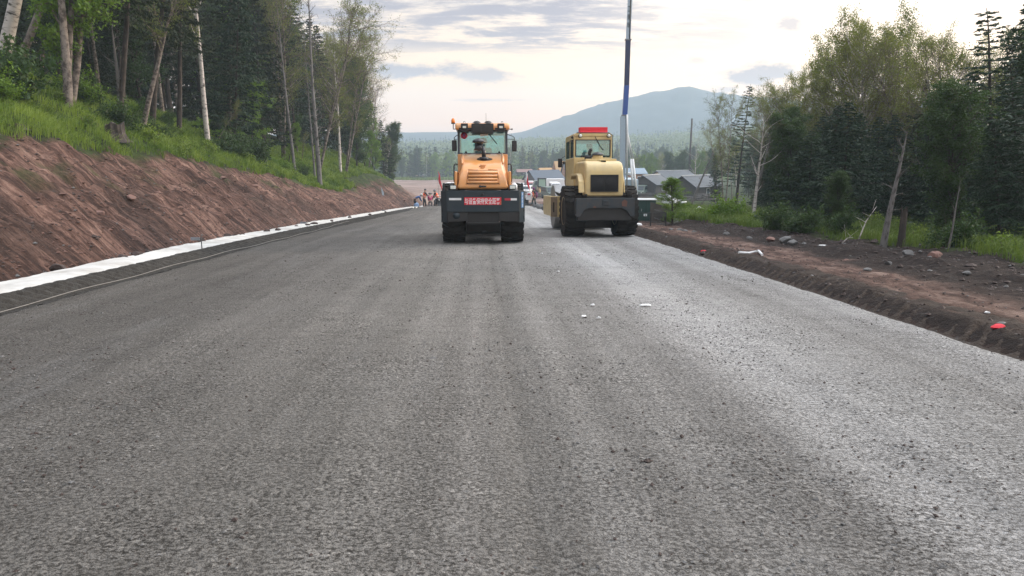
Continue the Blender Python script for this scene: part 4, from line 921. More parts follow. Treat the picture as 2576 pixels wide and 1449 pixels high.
def grass():
    def strip(nm, lb, X, Y, Z, h, w, mat, seed, down):
        rn = np.random.default_rng(seed); n = len(X)
        cl = fbm(X * 1.4, Y * 1.4, 3, seed); az = rn.uniform(0, 6.28, n); lean = rn.uniform(.1, .75, n)
        hh = h * rn.uniform(.5, 1.2, n) * (1 + .6 * cl)
        dx = np.cos(az) * lean + down; dy = np.sin(az) * lean
        b = np.stack([X, Y, Z - .02], -1); s = np.stack([-np.sin(az + .8), np.cos(az + .8), 0 * az], -1) * w[:, None]
        mid = b + np.stack([dx * .35, dy * .35, np.ones(n)], -1) * (hh * .55)[:, None]; tip = b + np.stack([dx * 1.1, dy * 1.1, np.full(n, .85)], -1) * hh[:, None]
        V = np.stack([b - s, b + s, mid + s * .8, mid - s * .8, tip], 1).reshape(-1, 3); i = (np.arange(n) * 5)[:, None]
        F4 = i + np.array([[0, 1, 2, 3]]); F3 = i + np.array([[3, 2, 4]])
        t = np.clip(.42 + .95 * cl + rn.normal(0, .16, n), 0, 1)
        me = arrmesh(nm, V, [F4, F3], mat, False, tint=np.concatenate([t, t])); tag(link(nm, me), lb, 'grass', kind='stuff')
    rn = np.random.default_rng(3); n = 150000
    Y = 7 + rn.random(n) ** 1.15 * 95; t = RC(Y) - .55 + rn.random(n) ** 1.5 * 8.5; X = ax(Y) - t
    keep = (fbm(X * .9, Y * .9, 3, 14) + rn.normal(0, .35, n) > -.45) & (t - RC(Y) > .35 * fbm(X * 1.3, Y * 1.3, 3, 91) - .1) & ((Y < 64) | (t - RC(Y) > 1.0))
    X = X[keep]; Y = Y[keep]; Z = ground(X, Y)
    strip('grass', 'bright green grass hanging over the rim of the left bank', X, Y, Z, .34 + 0 * Y, np.clip(.00045 * Y, .006, .03), M['grassL'], 3, .22)
    n = 70000; Y = 9 + rn.random(n) ** 1.1 * 62; r = RG(Y) + rn.random(n) ** 1.4 * 6.5; X = ax(Y) + r
    keep = (fbm(X * .9, Y * .9, 3, 15) + rn.normal(0, .3, n) + .35 * (r - RG(Y)) > .0); X = X[keep]; Y = Y[keep]; Z = ground(X, Y)
    strip('grass', 'rough dull green grass between the rubble and the right wood', X, Y, Z, .30 + .12 * ss(24, 32, Y), np.clip(.00045 * Y, .005, .02), M['grassR'], 4, 0)
    n = 26000; Y = 285 + rn.random(n) * 30; X = (rn.random(n) * .75 - .25) * Y; Z = ground(X, Y)
    strip('grass', 'dull grass fringe at the far edge of the clearing', X, Y, Z, .9 + 0 * Y, .15 + 0 * Y, M['grassR'], 5, 0)
grass()
# ------------------------------------------------------------------ haze over the valley
def haze():
    o = MB().box(-1450, 1700, -60, 1450, -95, 88).build('haze', [])
    m = bpy.data.materials.new('haze'); m.use_nodes = True; N, L, n = nodes_of(m.node_tree); N.clear()
    v = n('ShaderNodeVolumePrincipled'); v.inputs['Color'].default_value = (.68, .84, .98, 1); v.inputs['Density'].default_value = .00068; v.inputs['Anisotropy'].default_value = .1
    ou = n('ShaderNodeOutputMaterial'); L.new(v.outputs[0], ou.inputs['Volume']); o.data.materials.append(m)
    tag(o, 'thin bluish air over the valley', 'haze', kind='stuff')
haze()
# ------------------------------------------------------------------ lettering
def textmesh(name, s, w, h, mat, parent, loc, rot=(R(90), 0, 0), depth=.002, bold=.0):
    cu = bpy.data.curves.new(name, 'FONT'); cu.body = s; cu.size = 1; cu.extrude = .02; cu.offset = bold; cu.resolution_u = 3
    o = bpy.data.objects.new(name, cu); COL.objects.link(o); bpy.context.view_layer.update()
    me = bpy.data.meshes.new_from_object(o.evaluated_get(bpy.context.evaluated_depsgraph_get())); bpy.data.objects.remove(o)
    n = len(me.vertices); co = np.zeros(n * 3, np.float32); me.vertices.foreach_get('co', co); co = co.reshape(-1, 3)
    lo, hi = co.min(0), co.max(0); co = (co - (lo + hi) / 2) / (hi - lo) * np.array([w, h, depth], np.float32)
    me.vertices.foreach_set('co', co.ravel()); me.materials.clear(); me.materials.append(mat); me.update()
    t = link(name, me, parent, loc); t.rotation_euler = rot; return t
# ------------------------------------------------------------------ people
def skin(name, J, E, mat, parent, root=0, sub=1):
    """J [(x,y,z,radius)], E [(a,b)] -> one continuous surface"""
    me = bpy.data.meshes.new(name); me.from_pydata([j[:3] for j in J], E, []); o = bpy.data.objects.new(name, me); COL.objects.link(o)
    o.modifiers.new('s', 'SKIN'); sv = me.skin_vertices[0].data
    for i, j in enumerate(J): sv[i].radius = (j[3], j[3] * (j[4] if len(j) > 4 else 1)); sv[i].use_root = (i == root)
    m = o.modifiers.new('u', 'SUBSURF'); m.levels = sub; m.render_levels = sub
    bpy.context.view_layer.update()
    m2 = bpy.data.meshes.new_from_object(o.evaluated_get(bpy.context.evaluated_depsgraph_get())); bpy.data.objects.remove(o)
    m2.name = name; m2.materials.clear(); m2.materials.append(mat); m2.polygons.foreach_set('use_smooth', [True] * len(m2.polygons))
    return link(name, m2, parent)
def lerp(a, b, t): return tuple(a[i] + (b[i] - a[i]) * t for i in range(3))
def person(loc, rz, label, J, top, legs, vest=None, hat=None, hatc=None, scarf=None, bag=None, h=1.0, parent=None):
    """J joints: pelvis chest neck head, shL elL haL, shR elR haR, knL anL toL, knR anR toR (metres; faces +y)"""
    e = empty('person', loc, rz, label, 'person'); e.scale = (h, h, h)
    P_ = J['pelvis']; C = J['chest']; Nk = J['neck']; Hd = J['head']
    pts = [(*P_, .145, .75), (*lerp(P_, C, .5), .135, .75), (*C, .165, .68), (*Nk, .058), (*lerp(Nk, Hd, .6), .085, 1.1), (*Hd, .10, 1.12), (*lerp(Nk, Hd, 1.45), .062)]
    E = [(0, 1), (1, 2), (2, 3), (3, 4), (4, 5), (5, 6)]
    def limb(start, chain, k0):
        prev = start
        for c in chain:
            pts.append(c); E.append((prev, len(pts) - 1)); prev = len(pts) - 1
        return prev
    for s in 'LR':
        sh, el, ha = J['sh' + s], J['el' + s], J['ha' + s]
        w = limb(2, [(*sh, .066), (*lerp(sh, el, .55), .052), (*el, .043), (*lerp(el, ha, .9), .030), (*ha, .036, .5)], 2)
        d = (Vector(ha) - Vector(el)).normalized(); sd = d.cross(Vector((0, 0, 1)));
        sd = sd.normalized() if sd.length > .1 else Vector((1, 0, 0)); up = sd.cross(d)
        for q, ln in ((-1.5, .060), (-.5, .075), (.5, .080), (1.5, .070)):
            a = Vector(ha) + d * .045 + sd * q * .020; b = a + d * ln * .5; c = b + (d * .6 - up * .7).normalized() * ln * .5
            pts.append((*a, .010)); E.append((w, len(pts) - 1)); pts.append((*b, .009)); E.append((len(pts) - 2, len(pts) - 1)); pts.append((*c, .008)); E.append((len(pts) - 2, len(pts) - 1))
        a = Vector(ha) - sd * .045; b = a + (d * .8 - sd * .4).normalized() * .045
        pts.append((*a, .011)); E.append((w, len(pts) - 1)); pts.append((*b, .009)); E.append((len(pts) - 2, len(pts) - 1))
    for s, sx in (('L', -1), ('R', 1)):
        kn, an, to = J['kn' + s], J['an' + s], J['to' + s]; hp = (P_[0] + sx * .095, P_[1], P_[2] - .05)
        limb(0, [(*hp, .095), (*lerp(hp, kn, .5), .082), (*kn, .060), (*lerp(kn, an, .35), .056), (*an, .040), (*to, .034, .7)], 0)
    body = skin('body', pts, E, M['skin'], e)
    # clothes follow the body
    jp = [(*P_, .160, .80), (*lerp(P_, C, .5), .158, .8), (*C, .185, .72), (*lerp(C, Nk, .75), .085)]; je = [(0, 1), (1, 2), (2, 3)]
    for s in 'LR':
        sh, el, ha = J['sh' + s], J['el' + s], J['ha' + s]
        for k, c in enumerate([(*sh, .085), (*lerp(sh, el, .5), .070), (*el, .060), (*lerp(el, ha, .85), .050)]): jp.append(c); je.append((2 if k == 0 else len(jp) - 2, len(jp) - 1))
    skin('jacket', jp, je, top, e)
    tpn = [(*lerp(P_, C, .12), .150, .8), (P_[0], P_[1], P_[2] - .04, .160, .8)]; te = [(0, 1)]
    for s, sx in (('L', -1), ('R', 1)):
        kn, an = J['kn' + s], J['an' + s]; hp = (P_[0] + sx * .10, P_[1], P_[2] - .10)
        for k, c in enumerate([(*hp, .110), (*lerp(hp, kn, .5), .098), (*kn, .080), (*lerp(kn, an, .9), .070)]): tpn.append(c); te.append((1 if k == 0 else len(tpn) - 2, len(tpn) - 1))
    skin('trousers', tpn, te, legs, e)
    for s in 'LR':
        an, to = J['an' + s], J['to' + s]; skin('shoe', [(an[0], an[1] - .03, an[2] - .02, .05), (an[0], an[1] + .05, an[2] - .045, .048), (*to, .042, .8)], [(0, 1), (1, 2)], M['black'], e)
    if vest:
        v = skin('vest', [(*lerp(P_, C, -.05), .195, .88), (*lerp(P_, C, .5), .192, .88), (*C, .218, .82), (*lerp(C, Nk, .62), .12)], [(0, 1), (1, 2), (2, 3)], vest, e)
        a = Vector(lerp(P_, C, .42)); d = (Vector(C) - Vector(P_)).normalized(); b = MB().tube([a - d * .022, a + d * .022], .186, 14).build('stripe', M['reflect'], v)
    hd = Vector(Hd); up = (hd - Vector(Nk)).normalized()
    if hat:
        q = Vector((0, 0, 1)).rotation_difference(up).to_matrix()
        if hat == 'cap':
            b = MB().lathe([(.108, .0), (.116, .03), (.10, .08), (.06, .11), (.005, .122)], n=14); b.prism([(-.07, .09), (.07, .09), (.05, .18), (-.05, .18)], .0, .014, 'z')
        elif hat == 'brim': b = MB().lathe([(.19, .0), (.185, .012), (.115, .02), (.11, .08), (.07, .11), (.005, .118)], n=16)
        else: b = MB().lathe([(.118, -.11), (.128, -.02), (.125, .05), (.09, .105), (.005, .13)], n=14)
        b.v = [tuple(q @ Vector(v) + hd + up * .03) for v in b.v]; b.build('hat', hatc, e)
    else:
        b = MB().lathe([(.104, -.05), (.112, .0), (.112, .05), (.08, .10), (.005, .122)], n=14); b.v = [(v[0], v[1] - .012, v[2] + Hd[2] + .01) for v in b.v]
        b.v = [(v[0] + Hd[0], v[1] + Hd[1], v[2]) for v in b.v]; b.build('hair', M['hair'], e)
    # face
    f = Vector(J.get('face', (0, 1, 0))).normalized(); sx = f.cross(up).normalized()
    MB().lathe([(.004, .0), (.016, .012), (.012, .04), (.003, .05)], n=6, c=tuple(hd + f * .100 - up * .045)).build('nose', M['skin'], e)
    fb = MB()
    for s in (-1, 1): fb.blob(hd + f * .098 + sx * s * .035 + up * .005, (.012, .012, .007), 3, nu=6, nv=4, rough=0)
    fb.tube([hd + f * .097 - sx * .022 - up * .072, hd + f * .104 - up * .074, hd + f * .097 + sx * .022 - up * .072], .005, 5); fb.build('eyes_and_mouth', M['hair'], e)
    ear = MB()
    for s in (-1, 1): ear.blob(hd + sx * s * .105 - up * .01, (.014, .02, .03), 4, nu=6, nv=4, rough=0)
    ear.build('ears', M['skin'], e)
    return e
def stand(lean=0.0, arms='down', step=.0, crouch=0.0, look=None):
    hz = .93 - crouch; P_ = (0, -lean * .35, hz); L = .50; C = (0, P_[1] + L * math.sin(lean) * .82, hz + L * math.cos(lean) * .82)
    Nk = (0, P_[1] + L * math.sin(lean) * 1.14, hz + L * math.cos(lean) * 1.14)
    hl = lean * .8; Hd = (0, Nk[1] + .17 * math.sin(hl), Nk[2] + .17 * math.cos(hl))
    J = dict(pelvis=P_, chest=C, neck=Nk, head=Hd)
    for s, sx in (('L', -1), ('R', 1)):
        sh = (sx * .19, C[1] + .10 * math.sin(lean), C[2] + .09 * math.cos(lean)); J['sh' + s] = sh
        if arms == 'down': el = (sx * .23, sh[1] - .03, sh[2] - .29); ha = (sx * .24, sh[1] + .06, sh[2] - .54)
        elif arms == 'front': el = (sx * .22, sh[1] + .14, sh[2] - .25); ha = (sx * .12, sh[1] + .38, sh[2] - .24)
        elif arms == 'reach': el = (sx * .20, sh[1] + .10, sh[2] - .28); ha = (sx * .12, sh[1] + .24, sh[2] - .50)
        elif arms == 'wheel': el = (sx * .24, sh[1] + .16, sh[2] - .23); ha = (sx * .14, sh[1] + .38, sh[2] - .16)
        J['el' + s] = el; J['ha' + s] = ha
        kf = .05 + crouch * .9; dy = sx * step
        J['kn' + s] = (sx * (.11 + crouch * .15), P_[1] + kf + dy * .5, .50 - crouch * .12); J['an' + s] = (sx * .12, P_[1] * .2 + dy - crouch * .12, .09); J['to' + s] = (sx * .13, P_[1] * .2 + dy + .17 - crouch * .12, .04)
    f = Vector((0, math.cos(hl), -math.sin(hl))); J['face'] = tuple(f); return J
def seated():
    J = stand(0, 'wheel')
    for s, sx in (('L', -1), ('R', 1)): J['kn' + s] = (sx * .13, .45, .90); J['an' + s] = (sx * .13, .55, .50); J['to' + s] = (sx * .13, .72, .46)
    return J
# ------------------------------------------------------------------ rollers
def wheel(parent, x0, x1, y, r, rimc, chev=True, ring=22):
    w = (x1 - x0); c = (x0 + x1) / 2
    b = MB().lathe([(r * .55, -w / 2 + .03), (r * .70, -w / 2), (r * .90, -w / 2 + .01), (r * .955, -w / 2 + .05), (r * .965, 0), (r * .955, w / 2 - .05), (r * .90, w / 2 - .01), (r * .70, w / 2), (r * .55, w / 2 - .03)], (c, y, r), 'x', 40)
    for k in range(ring):
        a0 = 2 * math.pi * k / ring
        for s in (-1, 1):
            if chev == 'side' and False: continue
            V = []; off = .5 * (s > 0)
            # lug runs from the shoulder to the centre, slanted, with a kink
            for (u, da, th) in ((.5, 0, .055), (.28, .09, .05), (.14, .06, .045), (-.03, .16, .04)):
                a = a0 + (off * 2 * math.pi / ring if not chev else 0) + da
                for dd in (-th, th):
                    for rr_ in (r * .93, r * (1.0 if u < .45 else .985)):
                        t = a + dd / r
                        V.append((c + s * u * w, y + math.sin(t) * rr_, r - math.cos(t) * rr_))
            F = []
            for i in range(3):
                q = i * 4; p = q + 4
                F += [(q, q + 1, p + 1, p), (q + 2, p + 2, p + 3, q + 3), (q + 1, q + 3, p + 3, p + 1)]
            F += [(0, 2, 3, 1), (12, 13, 15, 14)]
            if s < 0: F = [f[::-1] for f in F]
            b.add(V, F)
    o = b.build('wheel', M['rubber'], parent)
    rb = MB().lathe([(r * .54, -w / 2 + .04), (r * .56, -w / 2 + .02), (r * .50, -w / 2 + .06), (r * .30, -w / 2 + .12), (r * .16, -w / 2 + .10), (r * .15, w / 2 - .10), (r * .30, w / 2 - .12), (r * .50, w / 2 - .06), (r * .56, w / 2 - .02), (r * .54, w / 2 - .04)], (c, y, r), 'x', 26)
    for k in range(8):
        a = k * math.pi / 4
        for s in (-1, 1): rb.lathe([(.018, -.02), (.018, .02)], (c + s * (w / 2 - .10), y + math.cos(a) * r * .24, r + math.sin(a) * r * .24), 'x', 6)
    rb.build('rim', rimc, o); return o
def lamp(parent, x, y, z, w, h, body, lens=None, name='headlight'):
    o = MB().box(x - w / 2, x + w / 2, y, y + .10, z - h / 2, z + h / 2).build(name, body, parent, .012)
    MB().box(x - w / 2 + .014, x + w / 2 - .014, y - .008, y + .01, z - h / 2 + .014, z + h / 2 - .014).build('lens', lens or M['lens'], o, .01); return o
def orange_roller():
    X0 = -.77; Y0 = 19.72; a = math.atan(.0606)
    e = empty('road_roller', (X0, Y0, float(zr(Y0)) + .004), 0, 'orange road roller with slate blue rear bumper and red warning banner in mid road', 'road roller')
    e.rotation_euler = (-a, 0, R(2.2))
    for s in (-1, 1): wheel(e, s * .77 - .29, s * .77 + .29, 0, .78, M['orange'])
    # rear bumper and lower cheeks
    b = MB().prism([(-.92, -.96), (.92, -.96), (.92, -.84), (-.92, -.84)], .83, 1.37, 'z')
    b.prism([(-.923, -.955), (-.923, -.85), (-1.05, -.66), (-1.08, -.70)], .56, 1.365, 'z'); b.prism([(.923, -.955), (1.08, -.70), (1.05, -.66), (.923, -.85)], .56, 1.365, 'z')
    b.box(-.90, .90, -.84, -.60, 1.30, 1.355)
    bp = b.build('bumper', M['slate'], e, .008)
    MB().box(-.484, -.478, -.963, -.955, .84, 1.36).box(.478, .484, -.963, -.955, .84, 1.36).build('seam', M['dark'], bp)
    bl = MB(); [bl.lathe([(.012, -.972), (.012, -.95)], (sx, 0, sz), 'y', 8) for sx in (-.89, -.51, .51, .89) for sz in (.88, 1.32)]; bl.build('bolts', M['slate2'], bp)
    c = MB()
    for s in (-1, 1):
        p = [(s * .915, .828), (s * .40, .828), (s * .40, .60), (s * .90, .575)]; c.prism(p if s < 0 else p[::-1], -.945, -.80, 'y')
        c.prism([(-.93, .56), (-.70, .56), (-.70, .70), (-.93, .825)], s * .90 - .01, s * .90 + .01, 'x')
    c.box(-.40, .40, -.86, -.80, .50, .826); c.box(-.42, .42, -.945, -.86, .535, .56)
    c.build('lower_panel', M['black'], e, .006)
    MB().lathe([(.09, -.950), (.09, -.944), (.075, -.944)], (-.68, 0, .74), 'y', 20).build('cover_plate', M['slate'], e)
    MB().box(-.40, .40, -.80, 1.6, .50, 1.36).box(-.60, .60, -.10, .10, .68, .88).box(-.30, .30, 1.6, 2.6, .45, .95).box(-.46, .46, .2, 1.9, .24, .50).build('chassis', M['black'], e, .01)  # lowest box is added to block light passing under the roller
    # red banner with white lettering
    bn = MB().box(-.475, .465, -.968, -.962, 1.01, 1.20).build('banner', M['red'], e)
    textmesh('lettering', '\u4e0e\u8bbe\u5907\u4fdd\u6301\u5b89\u5168\u8ddd\u79bb', .895, .165, M['white'], bn, (-.018, -.9695, 1.105), bold=.012)
    MB().box(.45, .462, -.972, -.966, 1.015, 1.11).build('yellow_mark', M['gold'], bn)
    MB().box(-.86, -.55, -.965, -.958, 1.13, 1.185).build('reflector', M['white'], e)
    rf = MB().box(.705, .86, -.965, -.958, 1.12, 1.175).build('reflector', M['white'], e); MB().box(.55, .703, -.966, -.958, 1.12, 1.175).build('red_half', M['redpaint'], rf)
    MB().box(-.07, .07, -.975, -.958, 1.26, 1.275).lathe([(.03, -.99), (.03, -.95)], (0, 0, 1.268), 'y', 10).build('plate_lamp', M['black'], e)
    n = Vector((.70 + .0, 0, 0)); p0 = Vector((1.003, -.83, 1.12)); ang = math.atan2(.255, .157)
    st = MB().box(-.05, .05, -.004, 0, -.20, .20).build('side_sticker', paint('sticker_blue', (.10, .25, .48), .5, dirt=.3), e, loc=(1.005, -.832, 1.13)); st.rotation_euler = (0, 0, ang)
    for k, ch in enumerate(('\u5b89', '\u5168', '\u4f5c', '\u4e1a')): textmesh('sticker_lettering', ch, .055, .065, M['white'], st, (0, -.006, .145 - k * .095))
    MB().box(-1.02, -.98, -.76, -.72, 1.36, 1.56).box(.98, 1.02, -.76, -.72, 1.36, 1.56).build('edge_marker_post', M['slate'], e, .006)
    # hood
    pr = [(-.84, 1.40), (-.83, 1.60), (-.795, 1.74), (-.72, 1.87), (-.59, 1.98), (-.40, 2.075), (-.10, 2.17), (.30, 2.26), (.92, 2.36)]
    V = []; wz = lambda z: float(np.interp(z, [1.4, 1.6, 1.85, 2.1, 2.4], [.655, .645, .56, .535, .555]))
    for y, z in pr: V += [(-wz(z), y, z), (wz(z), y, z)]
    nb = len(V); V += [(-.655, .92, 1.40), (.655, .92, 1.40)]
    F = [(2 * i, 2 * i + 1, 2 * i + 3, 2 * i + 2) for i in range(8)] + [tuple([2 * i for i in range(9)][::-1] + [nb])[::-1], tuple([2 * i + 1 for i in range(9)] + [nb + 1])[::-1], (16, 17, nb + 1, nb), (0, nb, nb + 1, 1)]
    hm = MB(); hm.add(V, [f[::-1] for f in F]); hood = hm.build('hood', M['orange'], e, .075, seg=5, ang=48)
    bm_ = hood.data; bm_.polygons.foreach_set('use_smooth', [True] * len(bm_.polygons)); hood.modifiers['bevel'].harden_normals = True
    for s in (-1, 1):
        pts = [(s * .53, -.44, 2.055), (s * .528, -.1, 2.165), (s * .535, .3, 2.255), (s * .54, .85, 2.35)]
        MB().tube(pts, [.02, .045, .045, .03], 8).build('side_ridge', M['orange'], hood)
        MB().box(s * .69 - .035, s * .69 + .035, -.76, .70, 1.385, 1.86).build('side_fender', M['orange'], hood, .03, seg=3)
    # louvred grille
    def onface(z, off=0.0):
        ys = [p[0] for p in pr]; zs = [p[1] for p in pr]; return float(np.interp(z, zs, ys)) - off
    g = MB(); g.add([(-.40, onface(1.53, .004), 1.53), (.40, onface(1.53, .004), 1.53), (.39, onface(1.74, .006), 1.74), (-.39, onface(1.74, .006), 1.74), (.37, onface(1.885, .006), 1.885), (-.37, onface(1.885, .006), 1.885)], [(0, 1, 2, 3), (3, 2, 4, 5)])
    gr = g.build('grille', paint('grille_shadow', (.10, .035, .012), .8), hood)
    for k in range(4):
        z = 1.575 + k * .082; y = onface(z, .008)
        MB().tube([(-.375, y, z), (.375, y, z)], .036, 10).build('slat', M['orange'], gr)
    fr = MB()
    for s in (-1, 1): fr.tube([(s * .415, onface(1.52, .0), 1.52), (s * .405, onface(1.74, .002), 1.74), (s * .385, onface(1.90, .002), 1.90)], .016, 6)
    fr.tube([(-.385, onface(1.90), 1.90), (-.14, onface(1.90), 1.90)], .014, 6).tube([(.14, onface(1.90), 1.90), (.385, onface(1.90), 1.90)], .014, 6)
    fr.build('grille_frame', M['orange'], gr)
    bs = MB(); q = [(-.13, 1.88), (.13, 1.88), (.145, 1.93), (.145, 2.055), (-.145, 2.055), (-.145, 1.93)]
    bs.add([(x, onface(z, .012), z) for x, z in q] + [(x, onface(z, -.03), z) for x, z in q], [(0, 1, 2, 3, 4, 5), (0, 6, 7, 1), (1, 7, 8, 2), (2, 8, 9, 3), (3, 9, 10, 4), (4, 10, 11, 5), (5, 11, 6, 0)])
    bo = bs.build('emblem_panel', M['orange'], hood, .008)
    em = MB()
    for pts in ([(-.075, 2.02), (.085, 2.02)], [(-.095, 1.985), (.06, 1.985)], [(.085, 2.02), (.03, 1.95)], [(-.06, 1.95), (.03, 1.95)]):
        em.tube([(x, onface(z, .018), z) for x, z in pts], .010, 6)
    em.build('emblem', paint('emblem_orange', (.50, .17, .03), .5), bo)
    MB().tube([(-.085, onface(1.475, .012), 1.475), (.085, onface(1.475, .012), 1.475)], .020, 8).blob((-.07, onface(1.475, .02), 1.475), (.034, .02, .034), 1, rough=0).build('latch_handle', M['black'], hood)
    oh = MB().lathe([(.21, 0), (.21, .004)], n=28); oh.v = [(v[0] + .05, v[1] * .80 - .05, v[2] + 2.178 + (v[1] * .80) * .27 + .006) for v in oh.v]; oh.build('intake_opening', M['dark'], hood)
    # air intake
    it = MB().tube([(.03, -.04, 2.15), (.03, -.04, 2.24)], .12, 18).tube([(.03, -.04, 2.22), (.03, -.03, 2.36), (.01, .0, 2.46), (-.07, .05, 2.52)], [.058, .056, .055, .052], 14)
    for s in (.26, .28): it.tube([(.03, -.04, s), (.03, -.04, s + .005)], .066, 14)
    it.lathe([(.125, 2.42), (.125, 2.47), (.112, 2.475), (.112, 2.60), (.085, 2.61), (.085, 2.66)], (-.10, .06, 0), 'z', 22).lathe([(.04, -.08), (.075, -.07), (.075, .05)], (-.10, .0, 2.47), 'y', 14)
    io = it.build('air_intake', M['plastic'], e)
    MB().lathe([(.150, 2.615), (.178, 2.625), (.17, 2.66), (.13, 2.70), (.05, 2.725), (.012, 2.74), (.004, 2.745)], (-.10, .06, 0), 'z', 26).build('intake_cap', M['plastic'], io)
    MB().lathe([(.090, 2.595), (.098, 2.605), (.096, 2.63), (.088, 2.635)], (-.10, .06, 0), 'z', 20).blob((-.02, -.02, 2.615), (.03, .02, .022), 5).build('tape', M['tan'], io)
    # cab
    cb = MB().box(-.69, .69, .93, 2.45, 1.36, 2.36); cab = cb.build('cab', M['orange'], e, .02)
    po = MB()
    for x in (-.66, .66):
        for y in (.93, 2.40): po.box(x - .03, x + .03, y, y + .06, 2.36, 3.02)
    po.box(-.63, .63, .935, .985, 2.36, 2.39).box(-.63, .63, .935, .985, 2.985, 3.03).box(-.69, -.63, .99, 2.4, 2.98, 3.03).box(.63, .69, .99, 2.4, 2.98, 3.03).box(-.63, .63, 2.41, 2.46, 2.98, 3.03).box(-.03, .03, 2.41, 2.45, 1.5, 2.4)
    pf = po.build('cab_frame', paint('frame_blue_grey', (.045, .058, .082), .4), cab, .008)
    MB().box(-.63, .63, .955, .961, 2.39, 2.985).build('rear_window', M['teal'], cab)
    MB().box(-.63, .63, 2.425, 2.431, 2.362, 2.98).build('front_window', M['clear'], cab)
    for x in (-.662, .656): MB().box(x, x + .006, .995, 2.395, 2.362, 2.98).build('side_window', M['clear'], cab)
    ins = MB().box(-.26, .26, 1.30, 1.42, 1.9, 2.52).box(-.26, .26, 1.42, 1.85, 1.85, 1.98); ins.box(-.3, .3, 2.2, 2.38, 2.362, 2.44).tube([(0, 2.3, 2.1), (0, 2.05, 2.30)], .03, 8)
    ins.lathe([(.17, -.012), (.19, 0), (.17, .012)], (0, 2.03, 2.40), 'y', 20); ins.build('seat', M['plastic'], cab, .02)
    rf_ = MB().prism([(.66, 3.0), (.66, 3.12), (.74, 3.19), (2.45, 3.22), (2.60, 3.14), (2.60, 3.0)], -.74, .74, 'x'); roof = rf_.build('roof', M['orange'], e, .05, seg=4)
    MB().box(-.66, .66, .72, 2.5, 2.96, 3.0).box(-.64, -.30, .655, .67, 3.0, 3.05).box(.34, .64, .655, .67, 3.0, 3.05).build('roof_underside', M['black'], roof)
    ac = MB().box(-.30, .30, .58, 1.3, 2.90, 3.16)
    for x in (-.155, .155):
        ac.lathe([(.13, 3.15), (.125, 3.195), (.09, 3.21), (.085, 3.23), (.045, 3.245), (.004, 3.25)], (x, .84, 0), 'z', 20)
        ac.box(x - .12, x + .12, .565, .585, 2.93, 3.10)
    ac.build('air_conditioner', M['black'], roof, .02)
    for x in (-.49, .50):
        MB().box(x - .095, x + .095, .62, .67, 2.94, 3.165).build('lamp_housing', M['black'], roof, .01)
        lamp(roof, x, .56, 3.06, .125, .085, M['black'], None, 'work_light')
    rn_ = MB(); [rn_.tube([(x + .025 * math.cos(t), 1.0, 3.225 + .025 * math.sin(t)) for t in np.linspace(0, 6.28, 12)], .006, 5, cap=False) for x in (-.50, .54)]; rn_.build('lifting_eye', M['black'], roof)
    MB().tube([(.10, .9, 3.2), (.098, .9, 3.46)], .004, 5).build('antenna', M['black'], roof)
    bk = MB().tube([(-.69, .85, 3.03), (-.80, .85, 3.03), (-.80, .85, 3.16)], .013, 6).build('beacon_bracket', M['black'], roof)
    MB().lathe([(.055, 3.17), (.06, 3.19), (.045, 3.20)], (-.80, .85, 0), 'z', 16).build('beacon_base', M['black'], bk)
    MB().lathe([(.050, 3.19), (.054, 3.23), (.050, 3.27), (.035, 3.31), (.004, 3.325)], (-.80, .85, 0), 'z', 16).build('beacon', M['amber'], bk)
    MB().tube([(.72, .9, 3.03), (.80, .9, 3.03)], .010, 6).blob((.81, .9, 3.03), (.025, .02, .025), 2, rough=0).build('roof_knob', M['black'], roof)
    # stickers, wiper, mirrors, rails
    sk = MB().lathe([(.095, -.002), (.095, .001)], (-.51, .950, 2.86), 'y', 28).build('round_sticker', paint('sticker_red', (.50, .03, .07), .6, dirt=.2), cab)
    MB().prism([(-.05, -.05), (-.03, -.05), (0, .012), (.03, -.05), (.05, -.05), (.01, .06), (-.01, .06)], -.004, -.001, 'y').build('sticker_mark', paint('sticker_violet', (.10, .04, .22), .6), sk, loc=(-.51, .950, 2.86))
    MB().box(-.06, .04, .944, .950, 2.84, 2.97).box(.045, .15, .944, .950, 2.86, 2.965).build('window_paper', M['paper'], cab)
    MB().box(-.305, -.27, .946, .951, 2.905, 2.92).build('green_tag', paint('tag_green', (.03, .35, .15), .6), cab)
    MB().tube([(.14, .935, 2.93), (.27, .93, 2.80)], .008, 5).tube([(.20, .925, 2.87), (.40, .925, 2.63)], .012, 5).build('wiper', M['black'], cab)
    tt = textmesh('mirrored_lettering', '\u5b89\u5168\u7b2c\u4e00', .66, .12, paint('window_letters', (.10, .42, .60), .6), cab, (.02, 2.419, 2.80)); tt.rotation_euler = (R(90), 0, R(180))
    hg = MB(); [hg.lathe([(.03, -.02), (.03, .02)], (x, .94, 2.405), 'y', 12) for x in (-.46, .46)]; hg.build('window_stop', M['black'], cab)
    lb = MB(); [lb.box(a_, b_, .918, .927, 2.33, 2.362) for a_, b_ in ((-.52, -.42), (-.34, -.18), (.22, .38), (.44, .56))]; lb.build('white_label', M['paper'], cab)
    for s, x, z0 in ((-1, -.80, 2.46), (1, .90, 2.45)):
        mi = MB().box(x - .07, x + .07, 1.45, 1.50, z0, z0 + .31).build('mirror', M['plastic'], cab, .035, seg=3)
        MB().tube([(s * .68, 1.45, 2.93), (x - s * .05, 1.47, 2.88), (x, 1.47, 2.84), (x, 1.47, 2.70)], .010, 6).tube([(s * .68, 1.45, 2.80), (x - s * .04, 1.47, 2.79), (x, 1.47, 2.79)], .008, 5).build('mirror_arm', M['black'], mi)
